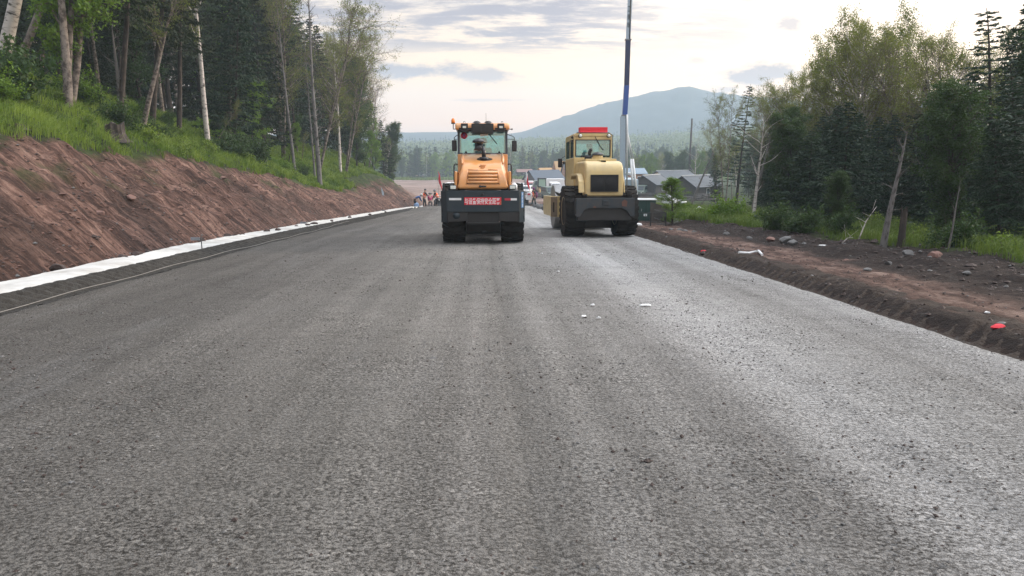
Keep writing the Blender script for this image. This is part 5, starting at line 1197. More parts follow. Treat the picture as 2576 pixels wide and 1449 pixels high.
    for s in (-1, 1):
        MB().tube([(s * .69, .98, 2.08), (s * .77, .98, 2.09), (s * .80, .98, 2.03), (s * .80, .98, 1.62), (s * .76, .98, 1.54), (s * .69, .98, 1.53)], .018, 8).build('handrail', M['black'], cab)
        lamp(e, s * .755, -.90, 1.45, .165, .115, M['slate'], M['lens'])
        MB().lathe([(.01, 1.36), (.09, 1.37), (.085, 1.50), (.04, 1.56), (.004, 1.57)], (s * .80, -.68, 0), 'z', 14).build('cap_cover', M['white'] if s > 0 else M['black'], e)
    # front drum and frame
    dr = MB().lathe([(.70, -1.065), (.765, -1.065), (.77, -1.05), (.77, 1.05), (.765, 1.065), (.70, 1.065)], (0, 3.15, .77), 'x', 48).build('drum', M['steel'], e)
    MB().box(-1.17, -1.08, 2.3, 4.05, .55, 1.02).box(1.08, 1.17, 2.3, 4.05, .55, 1.02).box(-1.17, 1.17, 2.16, 2.3, .55, 1.02).box(-1.17, 1.17, 4.05, 4.2, .55, 1.02).build('drum_frame', M['orange'], e, .01)
    return e
def yellow_roller():
    X0 = 2.60; Y0 = 22.3; a = math.atan(.063)
    e = empty('road_roller', (X0, Y0, float(zr(Y0)) + .004), 0, 'faded yellow road roller with black mesh grille at the right side of the road', 'road roller')
    e.rotation_euler = (-a, 0, R(4.2))
    for s in (-1, 1): wheel(e, s * .78 - .30, s * .78 + .30, 0, .755, M['yellow'], False, 24)
    b = MB().prism([(-.84, .86), (.84, .86), (.84, 1.15), (-.84, 1.15)], -1.12, -1.0, 'y')
    for s in (-1, 1):
        p = [(s * .84, 1.15), (s * .84, .62), (s * .74, .62), (s * .62, .80), (s * .50, .86), (s * .50, 1.15)]
        b.prism(p if s < 0 else p[::-1], -1.125, -1.005, 'y'); b.prism([(-1.12, .62), (-.80, .72), (-.80, 1.14), (-1.12, 1.14)], s * .845 - .012, s * .845 + .012, 'x')
    b.box(-.83, .83, -1.0, -.72, 1.08, 1.135)
    bp = b.build('bumper', M['slate2'], e, .012)
    MB().box(-.09, .10, -1.145, -1.12, .93, 1.10).box(-.055, .065, -1.165, -1.14, 1.045, 1.085).box(-.055, .065, -1.165, -1.14, .945, .985).build('tow_bracket', M['slate2'], bp, .006)
    MB().prism([(.48, .92), (.62, .90), (.64, 1.05), (.56, 1.11), (.47, 1.04)], -1.129, -1.1255, 'y').prism([(-.36, .87), (-.26, .87), (-.28, .92), (-.34, .93)], -1.129, -1.1225, 'y').build('rust_patch', paint('rust', (.11, .05, .035), .8), bp)
    MB().box(-.80, .80, -1.0, -.80, .50, 1.08).box(-.42, .42, -.8, 1.5, .50, 1.14).box(-.6, .6, -.1, .1, .66, .86).box(-.3, .3, 1.5, 2.7, .45, .95).box(-.46, .46, .2, 2.2, .22, .50).build('chassis', M['black'], e, .02)  # includes an added belly box that keeps light out below the machine
    MB().box(-.56, .56, -.98, -.9, 1.12, 1.19).lathe([(.02, 1.14), (.045, 1.15), (.045, 1.26), (.02, 1.27)], (-.55, -1.0, 0), 'z', 10).lathe([(.02, 1.14), (.10, 1.15), (.10, 1.33), (.02, 1.36)], (.74, -.86, 0), 'z', 12).build('rubber_mount', M['rubber'], e)
    pr = [(-.92, 1.19), (-.93, 1.60), (-.925, 1.90), (-.90, 2.02), (-.83, 2.12), (-.70, 2.19), (-.50, 2.22), (.0, 2.225), (.95, 2.23)]
    wz = lambda z: float(np.interp(z, [1.19, 1.6, 2.0, 2.25], [.565, .57, .56, .545]))
    V = []
    for y, z in pr: V += [(-wz(z), y, z), (wz(z), y, z)]
    nb = len(V); V += [(-.57, .95, 1.19), (.57, .95, 1.19)]
    F = [(2 * i, 2 * i + 1, 2 * i + 3, 2 * i + 2) for i in range(8)] + [tuple([2 * i for i in range(9)][::-1] + [nb])[::-1], tuple([2 * i + 1 for i in range(9)] + [nb + 1])[::-1], (16, 17, nb + 1, nb), (0, nb, nb + 1, 1)]
    hm = MB(); hm.add(V, [f[::-1] for f in F]); hood = hm.build('hood', M['yellow'], e, .07, seg=5, ang=50)
    hood.data.polygons.foreach_set('use_smooth', [True] * len(hood.data.polygons)); hood.modifiers['bevel'].harden_normals = True
    MB().box(-.46, .46, -.40, .93, 2.215, 2.285).box(-.09, .08, -.62, -.38, 2.20, 2.262).build('hood_top_plate', M['yellow'], hood, .012)
    MB().prism([(-.06, -.70), (.08, -.72), (.09, -.60), (-.05, -.60)], 2.165, 2.222, 'z').build('hood_hole', M['dark'], hood)
    # wheel arch fenders
    for s in (-1, 1):
        ar = [(-.93, 1.30), (-.86, 1.62), (-.68, 1.80), (-.40, 1.86), (.55, 1.86), (.70, 1.70), (.62, 1.70), (.48, 1.79), (-.38, 1.79), (-.62, 1.72), (-.78, 1.56), (-.85, 1.30)]
        MB().prism(ar, *(sorted((s * .575, s * (.74 if s < 0 else .61)))), 'x').build('fender', M['yellow'], hood, .015)
    gr = MB().box(-.39, .39, -.945, -.925, 1.34, 1.80).build('grille', M['dark'], hood)
    g = MB()
    for k in range(-12, 34):
        x0, z0 = -.38 + k * .033, 1.35
        for sg in (1, -1):
            a0 = (x0 if sg > 0 else x0 + .24 * 1.0); pts = []
            xa, za, xb, zb = (x0, 1.35, x0 + .28, 1.79) if sg > 0 else (x0 + .28, 1.35, x0, 1.79)
            t0, t1 = 0, 1
            def cut(xa, xb, t0, t1):
                for lim, sgn in ((-.38, 1), (.38, -1)):
                    da, db = sgn * (xa - lim), sgn * (xb - lim)
                    if da < 0 and db < 0: return 1, 0
                    if da < 0: t0 = max(t0, da / (da - db))
                    if db < 0: t1 = min(t1, da / (da - db))
                return t0, t1
            t0, t1 = cut(xa, xb, t0, t1)
            if t1 - t0 > .05: g.tube([(xa + (xb - xa) * t0, -.950, za + (zb - za) * t0), (xa + (xb - xa) * t1, -.950, za + (zb - za) * t1)], .0035, 4)
    g.build('mesh', paint('grille_wire', (.035, .035, .038), .5), gr)
    MB().box(-.405, -.385, -.965, -.93, 1.325, 1.815).box(.385, .405, -.965, -.93, 1.325, 1.815).box(-.385, .385, -.965, -.93, 1.795, 1.815).box(-.385, .385, -.965, -.93, 1.325, 1.345).box(-.006, .006, -.962, -.94, 1.345, 1.795).build('grille_frame', M['black'], gr)
    # stack and filter cap
    MB().lathe([(.15, 2.28), (.15, 2.40), (.13, 2.41)], (.02, .25, 0), 'z', 20).build('filter_base', M['yellow'], e)
    MB().lathe([(.12, 2.405), (.185, 2.415), (.18, 2.44), (.12, 2.485), (.05, 2.50), (.01, 2.52), (.004, 2.522)], (.02, .25, 0), 'z', 24).build('filter_cap', M['plastic'], e)
    ex = MB().lathe([(.115, 2.28), (.115, 2.40), (.09, 2.41)], (-.24, .42, 0), 'z', 16).tube([(-.20, .42, 2.38), (-.20, .42, 2.50), (-.17, .42, 2.58), (-.12, .40, 2.59)], .052, 12); ex.build('exhaust', M['black'], e)
    # cab
    cab = MB().box(-.60, .60, .95, 2.75, 1.40, 2.38).build('cab', M['yellow'], e, .02)
    po = MB()
    for x in (-.57, .57):
        for y in (.95, 2.70): po.box(x - .03, x + .03, y, y + .06, 2.38, 3.02)
    po.box(-.54, .54, .952, 1.008, 2.86 + .05, 3.10).box(-.60, -.54, 1.01, 2.70, 2.93, 3.10).box(.54, .60, 1.01, 2.70, 2.93, 3.10).box(-.54, .54, 2.70, 2.75, 2.93, 3.10).box(-.60, -.56, 1.75, 1.81, 2.38, 2.93).box(.56, .60, 1.75, 1.81, 2.38, 2.93)
    po.build('cab_frame', M['yellow'], cab, .01)
    MB().prism([(-.60, 3.02), (-.60, 3.07), (-.54, 3.13), (.54, 3.13), (.60, 3.07), (.60, 3.02)], .93, 2.78, 'y').build('roof', M['yellow'], cab, .02)
    MB().tube([(-.52, .93, 3.13), (.50, .93, 3.13), (.615, .93, 3.05), (.618, .94, 2.35)], .012, 6).build('roof_seal', M['black'], cab)
    rw = MB().box(-.53, .53, .962, .968, 2.43, 2.90).build('rear_window', M['teal'], cab)
    MB().box(-.555, -.525, .938, .965, 2.41, 2.925).box(.525, .555, .938, .965, 2.41, 2.925).box(-.525, .525, .938, .965, 2.90, 2.925).box(-.525, .525, .938, .965, 2.41, 2.435).build('window_seal', M['black'], rw)
    MB().box(-.54, .54, 2.72, 2.726, 2.38, 2.93).build('front_window', M['clear'], cab)
    for x in (-.592, .586): MB().box(x, x + .006, 1.02, 2.69, 2.385, 2.93).build('side_window', M['clear'], cab)
    MB().box(-.608, -.60, 1.86, 2.62, 1.55, 2.36).build('door', M['yellow'], cab, .004)
    MB().tube([(-.63, 1.80, 2.75), (-.65, 1.80, 2.72), (-.65, 1.80, 2.42), (-.63, 1.80, 2.39)], .012, 6).build('handrail', M['black'], cab)
    MB().tube([(-.61, 2.5, 1.5), (-.64, 2.5, 1.55), (-.64, 2.5, 2.3)], .012, 6).build('handrail', M['black'], cab)
    MB().box(-.24, .24, 1.35, 1.47, 1.9, 2.50).box(-.24, .24, 1.47, 1.9, 1.85, 1.98).tube([(0, 2.45, 2.1), (0, 2.2, 2.32)], .03, 8).lathe([(.17, -.012), (.19, 0), (.17, .012)], (0, 2.18, 2.42), 'y', 18).build('seat', M['plastic'], cab, .02)
    MB().box(-.54, .54, .99, 1.03, 2.80, 2.90).build('sun_strip', paint('strip_teal', (.05, .22, .26), .4), cab)
    for x in (-.42, .47):
        l = MB().lathe([(.02, -.01), (.062, .0), (.066, .06), (.04, .08)], (x, .80, 3.03), 'y', 16).tube([(x, .86, 3.03), (x, .95, 3.06)], .012, 6).build('work_light', M['black'], cab)
        MB().lathe([(.05, -.013), (.05, .002)], (x, .80, 3.03), 'y', 16).build('lens', M['lens'], l)
    MB().tube([(.06, .93, 3.02), (.13, .925, 2.88)], .011, 5).tube([(.13, .92, 2.90), (.22, .93, 2.72), (.33, .93, 2.60)], .012, 5).build('wiper', M['black'], cab)
    mi = MB().box(-.84, -.69, 2.80, 2.85, 2.12, 2.42).build('mirror', M['plastic'], cab, .04, seg=3)
    MB().tube([(-.60, 2.74, 2.30), (-.70, 2.80, 2.28)], .012, 6).tube([(-.60, 2.74, 2.5), (-.72, 2.80, 2.42)], .010, 6).box(-.68, -.62, 2.75, 2.79, 2.22, 2.32).build('mirror_arm', M['black'], mi)
    MB().tube([(.60, 1.0, 2.30), (.68, 1.0, 2.30)], .012, 6).box(.66, .74, .96, 1.04, 2.24, 2.33).build('side_lamp', M['black'], cab)
    MB().box(-.66, -.61, 1.0, 1.3, 2.86, 2.92).blob((-.63, 1.1, 3.0), (.04, .04, .04), 3).build('roof_bracket', M['black'], cab)
    MB().lathe([(.70, -.95), (.775, -.95), (.78, -.93), (.78, .93), (.775, .95), (.70, .95)], (.12, 4.25, .78), 'x', 48).build('drum', M['steel'], e)
    MB().box(-1.06, -.93, 2.95, 5.1, .48, 1.16).box(1.08, 1.22, 2.95, 5.1, .48, 1.16).box(-1.06, -.62, 2.84, 2.95, .46, 1.16).box(-.62, 1.22, 2.84, 2.95, .55, 1.0).box(-1.06, 1.22, 5.1, 5.2, .55, 1.05).build('drum_frame', M['yellow'], e, .01)
    MB().box(-1.075, -.86, 2.80, 2.838, .47, 1.14).build('frame_guard', paint('worn_tan_steel', (.24, .18, .12), .7, dirt=.8), e, .01)
    MB().box(-1.00, -.965, 2.79, 2.81, .62, .96).build('frame_slot', M['dark'], e)
    hs = MB()
    for k in range(4): hs.tube([(-.85 + k * .02, 3.4, 1.30 - k * .03), (-.5, 3.0, 1.14 - k * .03), (-.3, 2.6, .95)], .022, 6)
    hs.build('hoses', M['black'], e)
    # red roll lying on the roof: a thing of its own
    q = Matrix.Rotation(R(4.2), 3, 'Z') @ Matrix.Rotation(-a, 3, 'X'); base = Vector((X0, Y0, float(zr(Y0)) + .004))
    t = MB()
    for k in range(6): t.tube([(-.36 + .005 * k, 1.22 + k * .05, 3.165 + .008 * (k % 2)), (.06, 1.22 + k * .05, 3.175), (.50, 1.22 + k * .05, 3.16)], .035, 8)
    t.box(-.37, .51, 1.2, 1.5, 3.165, 3.325)
    t.v = [tuple(base + q @ Vector(v)) for v in t.v]
    tag(t.build('cloth_roll', M['red'], bevel=.035, seg=4), 'bright red rolled cloth lying across the roof of the yellow roller', 'cloth roll')
    return e, base, q
orange_roller(); YB = yellow_roller()
def driver(base, q, loc, label, top, hat, hatc):
    p = Vector(base) + q @ Vector(loc); o = person(p, 0, label, seated(), top, M['navycloth'], hat=hat, hatc=hatc, h=.92); o.rotation_mode = 'QUATERNION'; o.rotation_quaternion = q.to_quaternion()
qa = Matrix.Rotation(R(2.2), 3, 'Z') @ Matrix.Rotation(-math.atan(.0606), 3, 'X')
driver((-.77, 19.72, float(zr(19.72))), qa, (.03, 1.62, 1.20), 'driver in dark jacket sitting in the cab of the orange roller', M['navycloth'], None, None)
driver(YB[1], YB[2], (.02, 1.70, 1.22), 'driver in dark red jacket sitting in the cab of the yellow roller', paint('maroon_cloth', (.10, .02, .03), .9), None, None)
# ------------------------------------------------------------------ paving crew
def rotm(d): return Matrix.Rotation(R(d), 3, 'Z')
def paver():
    Y = 74.0; X = float(ax(Y)) + .25; z = float(zr(Y)) + .10
    e = empty('paver', (X, Y, z), R(2.2), 'long black gravel spreading machine spanning the road behind the orange roller', 'paving machine')
    MB().box(-5.0, 4.2, -.35, .25, .06, .42).box(-5.0, 4.2, -.10, .30, .42, .75).prism([(-.55, .06), (-.35, .06), (-.35, .30), (-.5, .12)], -5.0, 4.2, 'x').build('screed', M['black'], e, .02)
    for x0 in (-5.1, 4.15): MB().box(x0, x0 + .12, -.6, 1.0, .04, .62).build('end_plate', M['slate2'], e, .01)
    MB().tube([(-4.9, -.12, 1.02), (4.1, -.12, 1.02)], .025, 6).build('guard_rail', M['white'], e)
    ld = MB(); [ld.blob((x, -.37, .62), (.09, .05, .07), k, rough=0) for k, x in enumerate((-4.6, -3.7, -3.0, -2.3))]; ld.box(-2.2, -1.2, -.38, -.34, .60, .68); ld.build('work_lights', M['lens'], e)
    MB().lathe([(.16, -4.8), (.16, 4.0)], (0, .45, .25), 'x', 12).build('auger', M['greysteel'], e)
    MB().box(-1.4, 1.4, .8, 5.2, .5, 1.9).box(-1.5, 1.5, 5.2, 7.2, .45, 1.3).build('body', M['black'], e, .04)
    MB().box(-1.3, 1.3, 1.2, 3.4, 2.9, 3.0).box(-1.25, -1.18, 1.3, 1.37, 1.9, 2.9).box(1.18, 1.25, 1.3, 1.37, 1.9, 2.9).box(-1.25, -1.18, 3.2, 3.27, 1.9, 2.9).box(1.18, 1.25, 3.2, 3.27, 1.9, 2.9).build('canopy', M['greysteel'], e, .01)
    for s in (-1, 1): MB().prism([(.6, .25), (.9, 0), (4.6, 0), (4.9, .25), (4.6, .55), (.9, .55)], s * 1.15 - .2, s * 1.15 + .2, 'x').build('track', M['rubber'], e, .02)
    cx = MB().box(4.0, 4.5, -.5, .1, .62, 1.0).box(4.1, 4.6, -.55, 0, 1.0, 1.30).build('control_box', M['white'], e, .02); MB().box(4.15, 4.45, -.56, -.51, 1.08, 1.28).build('red_panel', M['redpaint'], cx)
    for nm, px, mt, lb in (('l', -4.75, M['red'], 'red flag on a thin pole left of the orange roller'), ('r', 4.0, M['red'], 'red and white flag on a thin pole right of the orange roller')):
        wx, wy = X + px, Y + (.5 if nm == 'l' else .4); f = empty('flag', (wx, wy, z + .42), 0, lb, 'flag')
        MB().tube([(0, 0, -.1), (0, 0, 3.05)], .015, 6).build('flagpole', M['greysteel'], f)
        n = 9; V = []
        for i in range(n + 1):
            for j in range(7):
                u = i / n; v = j / 6; zz = 3.0 - v * .75 - u * 1.25 * (.9 + .1 * v); V.append((.02 + u * .34 + .05 * math.sin(u * 5 + v * 3), .10 * math.sin(u * 7 + v * 4) * u, zz))
        F = [(i * 7 + j, i * 7 + j + 1, (i + 1) * 7 + j + 1, (i + 1) * 7 + j) for i in range(n) for j in range(6)]
        c = MB(); c.add(V, F, True); [c.mi.__setitem__(k, 1) for k, ff in enumerate(F) if nm == 'r' and k < 18]
        co = c.build('cloth', [mt, M['white']], f); s_ = co.modifiers.new('t', 'SOLIDIFY'); s_.thickness = .008
    return X, Y, z
PX, PY_, PZ = paver()
def at(px, Y, dz=0.0):
    X = (px - 1288) / 1860 * Y * (math.cos(PITCH) + .018); return Vector((X, Y, G(X, Y) if abs(X - float(ax(Y))) > 5 else float(zr(Y)) + .1)) + Vector((0, 0, dz))
person(at(1054, 72.5), R(-75), 'person in blue coat bent far forward at the left end of the machine', stand(1.15, 'reach', .1), M['blue'], M['navycloth'], hat='hood', hatc=M['white'])
person(at(1069, 72.2), R(-60), 'person in dark cap and orange vest standing with arms raised forward', stand(.18, 'front', .08), M['navycloth'], M['navycloth'], vest=M['hivis'], hat='cap', hatc=M['hair'])
person(at(1083, 73.2), R(10), 'person in pink and lilac crouching between the two orange vests', stand(.55, 'reach', .05, .25), M['pink'], M['greycloth'], hat='brim', hatc=M['greycloth'])
person(at(1098, 72.3), R(70), 'person in grey hat and orange vest leaning left over the machine', stand(.45, 'reach', .1, .12), M['navycloth'], M['navycloth'], vest=M['hivis'], hat='hood', hatc=M['greycloth'])
pr_ = person(at(1343, 71.0), R(115), 'person with purple head scarf and orange vest walking on the right of the road', stand(.10, 'down', .16), M['navycloth'], paint('dark_green_cloth', (.02, .04, .035), .9), vest=M['hivis'], hat='hood', hatc=M['purple'])
b = MB().blob((-.02, -.26, 1.05), (.15, .11, .26), 4).tube([(-.1, -.15, 1.40), (-.12, -.24, 1.25)], .02, 6).build('shoulder_bag', M['purple']); b.matrix_world = Matrix.Translation(at(1343, 71.0)) @ Matrix.Rotation(R(115), 4, 'Z')
tag(b, 'purple bag on the back of the person with the purple scarf', 'bag')
def bluebag(loc, lb): tag(MB().blob((0, 0, .22), (.22, .18, .26), 8, rough=.25).build('plastic_bag', paint('bag_blue', (.25, .38, .62), .5), loc=loc), lb, 'bag')
bluebag(at(1048, 72.0), 'light blue bag at the feet of the bent person in blue')
# ------------------------------------------------------------------ far vehicles
def car(px, py, yaw, L, Wd, Hh, mat, lb, cat, prof='jeep', nm=None):
    loc = gp(px, py); e = empty(nm or cat.replace(' ', '_'), loc, R(yaw), lb, cat)
    wr = .36 if Hh < 2.3 else .45; zb = wr * .9
    if prof == 'jeep': p = [(-L / 2, zb), (L / 2, zb), (L / 2, Hh * .52), (L * .22, Hh * .58), (L * .12, Hh), (-L / 2, Hh)]; g = [(L * .13, Hh * .62), (L * .06, Hh * .93), (-L * .44, Hh * .93), (-L * .46, Hh * .62)]
    elif prof == 'van': p = [(-L / 2, zb), (L / 2, zb), (L / 2, Hh * .5), (L * .40, Hh * .93), (L * .36, Hh), (-L / 2, Hh)]; g = [(L * .41, Hh * .55), (L * .36, Hh * .88), (-L * .42, Hh * .88), (-L * .42, Hh * .55)]
    else: p = [(L * .22, zb), (L / 2, zb), (L / 2, Hh * .5), (L * .44, Hh * .86), (L * .22, Hh * .86)]; g = [(L * .46, Hh * .5), (L * .42, Hh * .8), (L * .26, Hh * .8), (L * .26, Hh * .5)]
    body = MB().prism(p, -Wd / 2, Wd / 2, 'x').build('body', mat, e, .05)
    gs = MB()
    for s in (-1, 1): gs.prism(g, *sorted((s * Wd / 2, s * (Wd / 2 + .012))), 'x')
    if prof == 'jeep': a_, b_ = (L * .215, Hh * .60), (L * .13, Hh * .96)
    elif prof == 'van': a_, b_ = (L / 2 - .01, Hh * .53), (L * .405, Hh * .90)
    else: a_, b_ = (L / 2, Hh * .52), (L * .445, Hh * .82)
    k = .03; gs.add([(-Wd * .43, a_[0] + k, a_[1]), (Wd * .43, a_[0] + k, a_[1]), (Wd * .40, b_[0] + k, b_[1]), (-Wd * .40, b_[0] + k, b_[1]), (-Wd * .43, a_[0] - .05, a_[1]), (Wd * .43, a_[0] - .05, a_[1]), (Wd * .40, b_[0] - .05, b_[1]), (-Wd * .40, b_[0] - .05, b_[1])], [(0, 1, 2, 3), (0, 4, 5, 1), (1, 5, 6, 2), (2, 6, 7, 3), (3, 7, 4, 0)])
    gs.build('windows', M['window'], body)
    if prof == 'truck':
        MB().box(-Wd / 2, Wd / 2, -L / 2, L * .20, .95, Hh).build('cargo_box', M['white'] if mat is not M['white'] else M['emerald'], e, .03); MB().box(-Wd * .4, Wd * .4, -L / 2 + .1, L * .3, .6, .95).build('chassis', M['black'], e)
    MB().box(-Wd / 2 - .02, Wd / 2 + .02, L / 2 - .02, L / 2 + .12, zb, zb + .2).build('front_bumper', M['black'], e, .02)
    for s in (-1, 1):
        for y in (-L * .32, L * .32): w = MB().lathe([(wr * .6, -.11), (wr * .95, -.10), (wr, 0), (wr * .95, .10), (wr * .6, .11)], (s * (Wd / 2 - .06), y, wr), 'x', 20).build('wheel', M['rubber'], e); MB().lathe([(wr * .55, -.10), (wr * .55, .10)], (s * (Wd / 2 - .05), y, wr), 'x', 14).build('rim', M['greysteel'], w)
        MB().lathe([(.10, L / 2), (.10, L / 2 + .04)], (s * Wd * .36, 0, Hh * .42), 'y', 12).build('headlight', M['lens'], e)
    return e
car(1384, 500, 200, 3.9, 1.85, 1.95, M['emerald'], 'dark green jeep with pale windscreen facing the camera', 'car', 'jeep', 'parked_jeep')
car(1395, 484, 185, 4.8, 1.9, 2.1, M['white'], 'white van parked behind the green jeep', 'van', 'van', 'parked_van')
car(1379, 478, 95, 7.5, 2.3, 2.7, M['emerald'], 'long dark green truck with white roof edge beside the loader', 'truck', 'truck', 'parked_truck')
car(1335, 476, 190, 4.6, 1.9, 2.0, M['redpaint'], 'small red and white pickup left of the loader', 'truck', 'truck', 'pickup_truck')
car(1309, 478, 175, 4.4, 1.8, 1.6, M['white'], 'white car just right of the orange roller', 'car', 'jeep', 'parked_car')
car(1325, 488, 170, 4.2, 1.8, 1.6, M['white'], 'white car between the flag and the loader', 'car', 'jeep', 'parked_car')
car(1609, 494, 160, 4.6, 1.9, 1.9, M['emerald'], 'green vehicle with pale roof behind the green cabinet', 'car', 'jeep', 'parked_car')
car(1130, 474, 170, 4.4, 1.8, 1.5, M['white'], 'white car far behind the left corner of the orange roller', 'car', 'jeep', 'parked_car')
def loader():
    e = empty('wheel_loader', gp(1363, 497), R(183), 'wheel loader with pale green cab windows and lowered bucket facing the camera', 'wheel loader'); s = 1.0
    MB().box(-.7, .7, -2.6, .2, .8, 1.8).box(-.5, .5, .2, 1.6, .7, 1.3).build('body', paint('loader_tan', (.42, .30, .18), .6, dirt=.5), e, .05)
    c = MB().box(-.75, .75, -1.1, .3, 1.8, 3.3, tp=.94).box(-.8, .8, -1.2, .4, 3.3, 3.42).build('cab', M['slate2'], e, .03)
    MB().box(-.60, .60, .27, .33, 2.0, 3.2, tp=.94).build('windscreen', paint('pale_green_glass', (.35, .50, .42), .3), c)
    for sx in (-1, 1):
        MB().tube([(sx * .45, .6, 1.5), (sx * .45, 1.8, 1.2), (sx * .45, 2.6, .6)], .12, 8).build('lift_arm', M['gold'], e)
        for y in (-1.7, 1.2): w = MB().lathe([(.35, -.22), (.64, -.2), (.68, 0), (.64, .2), (.35, .22)], (sx * .95, y, .68), 'x', 22).build('wheel', M['rubber'], e); MB().lathe([(.34, -.2), (.34, .2)], (sx * .97, y, .68), 'x', 16).build('rim', M['gold'], w)
    MB().prism([(2.4, .05), (3.3, .0), (3.35, .08), (2.6, .25), (2.6, .95), (2.45, 1.05)], -1.25, 1.25, 'x').build('bucket', paint('bucket_steel', (.11, .09, .08), .7), e, .01)
loader()
for px, py, tp_, lb in ((1341, 474, M['redpaint'], 'far person in red beside the pickup'), (1347, 478, M['navycloth'], 'far person in dark clothes by the loader'), (1352, 470, M['pink'], 'far person in pink behind the loader'), (1413, 470, M['redpaint'], 'far person in red below the ochre roof'), (1404, 466, M['navycloth'], 'far person in dark jacket below the ochre roof')):
    person(gp(px, py), R(px * 7 % 360), lb, stand(.05, 'down', .08), tp_, M['navycloth'])
# ------------------------------------------------------------------ houses
def house(px, py, yaw, L, D, hw, hr, wall, roof, lb, ov=.45, nwin=2, stilts=0, ridge=True, door=True, nm='house', extra=None, board=True):
    g = gp(px, py); e = empty(nm, g, R(yaw), lb, 'house')
    z0 = stilts
    w = MB().prism([(-D / 2, z0), (D / 2, z0), (D / 2, z0 + hw), (0, z0 + hw + hr), (-D / 2, z0 + hw)], -L / 2, L / 2, 'x'); wo = w.build('wall', wall, e)
    if board:
        bd = MB(); k = 0
        for zz in np.arange(z0 + .12, z0 + hw, .24):
            bd.box(-L / 2 - .02, L / 2 + .02, -D / 2 - .02, -D / 2, zz, zz + .2); 
            for s in (-1, 1): bd.box(*sorted((s * L / 2, s * (L / 2 + .02))), -D / 2, D / 2, zz, zz + .2)
        for zz in np.arange(z0 + hw, z0 + hw + hr * .9, .24):
            t = (zz + .2 - z0 - hw) / hr; hh = D / 2 * (1 - t)
            for s in (-1, 1): bd.box(*sorted((s * L / 2, s * (L / 2 + .02))), -hh, hh, zz, zz + .2)
        bd.build('boards', wall, wo)
    sl_ = hr / (D / 2); ov2 = ov
    rf = MB()
    for s in (-1, 1):
        y1 = s * (D / 2 + ov2); z1 = z0 + hw - sl_ * ov2 + .04; zt = z0 + hw + hr + .04
        rf.add([(-L / 2 - ov, 0, zt), (L / 2 + ov, 0, zt), (L / 2 + ov, y1, z1), (-L / 2 - ov, y1, z1), (-L / 2 - ov, 0, zt + .12), (L / 2 + ov, 0, zt + .12), (L / 2 + ov, y1, z1 + .12), (-L / 2 - ov, y1, z1 + .12)], [(0, 1, 2, 3), (7, 6, 5, 4), (0, 4, 5, 1), (1, 5, 6, 2), (2, 6, 7, 3), (3, 7, 4, 0)] if s > 0 else [(3, 2, 1, 0), (4, 5, 6, 7), (1, 5, 4, 0), (2, 6, 5, 1), (3, 7, 6, 2), (0, 4, 7, 3)])
        for k in np.arange(.08, .95, .115):
            rf.tube([(-L / 2 - ov, y1 * k, zt + .125 + (z1 - zt) * k), (L / 2 + ov, y1 * k, zt + .125 + (z1 - zt) * k)], .02, 4)
    ro = rf.build('roof', roof, e)
    if ridge: MB().box(-L / 2 - ov, L / 2 + ov, -.14, .14, z0 + hw + hr + .12, z0 + hw + hr + .26).build('ridge_cap', M['ridge'], ro)
    for i in range(nwin):
        x = -L / 2 + L * (i + 1) / (nwin + 1); f = MB().box(x - .42, x + .42, -D / 2 - .06, -D / 2 - .02, z0 + hw * .40, z0 + hw * .85).build('window', M['white'], e, .01)
        MB().box(x - .35, x + .35, -D / 2 - .075, -D / 2 - .06, z0 + hw * .44, z0 + hw * .81).build('pane', M['window'], f)
    if door: MB().box(L / 2 + .02, L / 2 + .07, -.45, .45, z0 + .02, z0 + 1.95).build('door', M['wood'], e, .01)
    if stilts:
        for sx in (-1, 1):
            for sy in (-1, 1): MB().box(sx * (L / 2 - .15) - .1, sx * (L / 2 - .15) + .1, sy * (D / 2 - .15) - .1, sy * (D / 2 - .15) + .1, -.3, z0).build('post', M['wood'], e)
    return e
main = house(1748, 499, 38, 6.4, 5.2, 2.2, 1.45, M['wood'], M['slateroof'], 'dark boarded shed with patched grey roof and a pink sheet on its gable', nwin=1)
MB().box(3.235, 3.26, .6, 1.9, 1.55, 1.95).build('pink_sheet', paint('pink_sheet', (.45, .07, .16), .6), main)
house(1637, 491, 48, 5.0, 5.0, 2.2, 1.35, M['wood'], M['slateroof'], 'small weathered grey hut left of the white door frame', nwin=1)
house(1690, 480, 25, 7.5, 7.5, 2.6, 1.5, M['cream'], M['slateroof'], 'larger house with smooth grey roof and cream gable behind the huts', nwin=2, board=False)
house(1583, 478, 8, 6.2, 5.0, 4.0, 1.0, M['logwall'], M['blueroof'], 'two storey orange log house with pale blue roof behind the white legs', nwin=3, ridge=False)
house(1384, 455, 20, 8.0, 6, 3.0, 1.4, M['salmon'], M['gold'], 'salmon walled house with ochre roof', nwin=2, ridge=False, board=False)
house(1417, 456, 12, 6.0, 6, 3.4, 3.4, M['logwall'], M['gold'], 'steep ochre roofed log house right of the salmon one', nwin=2, ridge=False)
house(1440, 458, 12, 6.0, 6, 3.2, 3.2, M['logwall'], M['slateroof'], 'steep grey roofed house partly behind the yellow roller', nwin=2, ridge=False)
house(1368, 472, 30, 8.5, 6, 2.2, 2.2, M['wood'], paint('navy_roof', (.05, .075, .11), .6), 'low wooden hall with large dark blue roof behind the loader', nwin=2, ridge=False)
house(1319, 449, 5, 5.5, 3.5, .3, .8, M['wood'], paint('pinkish_roof', (.28, .16, .14), .7), 'small open shelter with pinkish roof at the wood edge', nwin=0, stilts=2.4, ridge=False, door=False, nm='shelter', board=False)
house(1055, 450, 40, 2.4, 2.2, 1.6, .7, M['cream'], M['slateroof'], 'tiny pale hut at the far wood edge left of the orange roller', nwin=1, ridge=False)
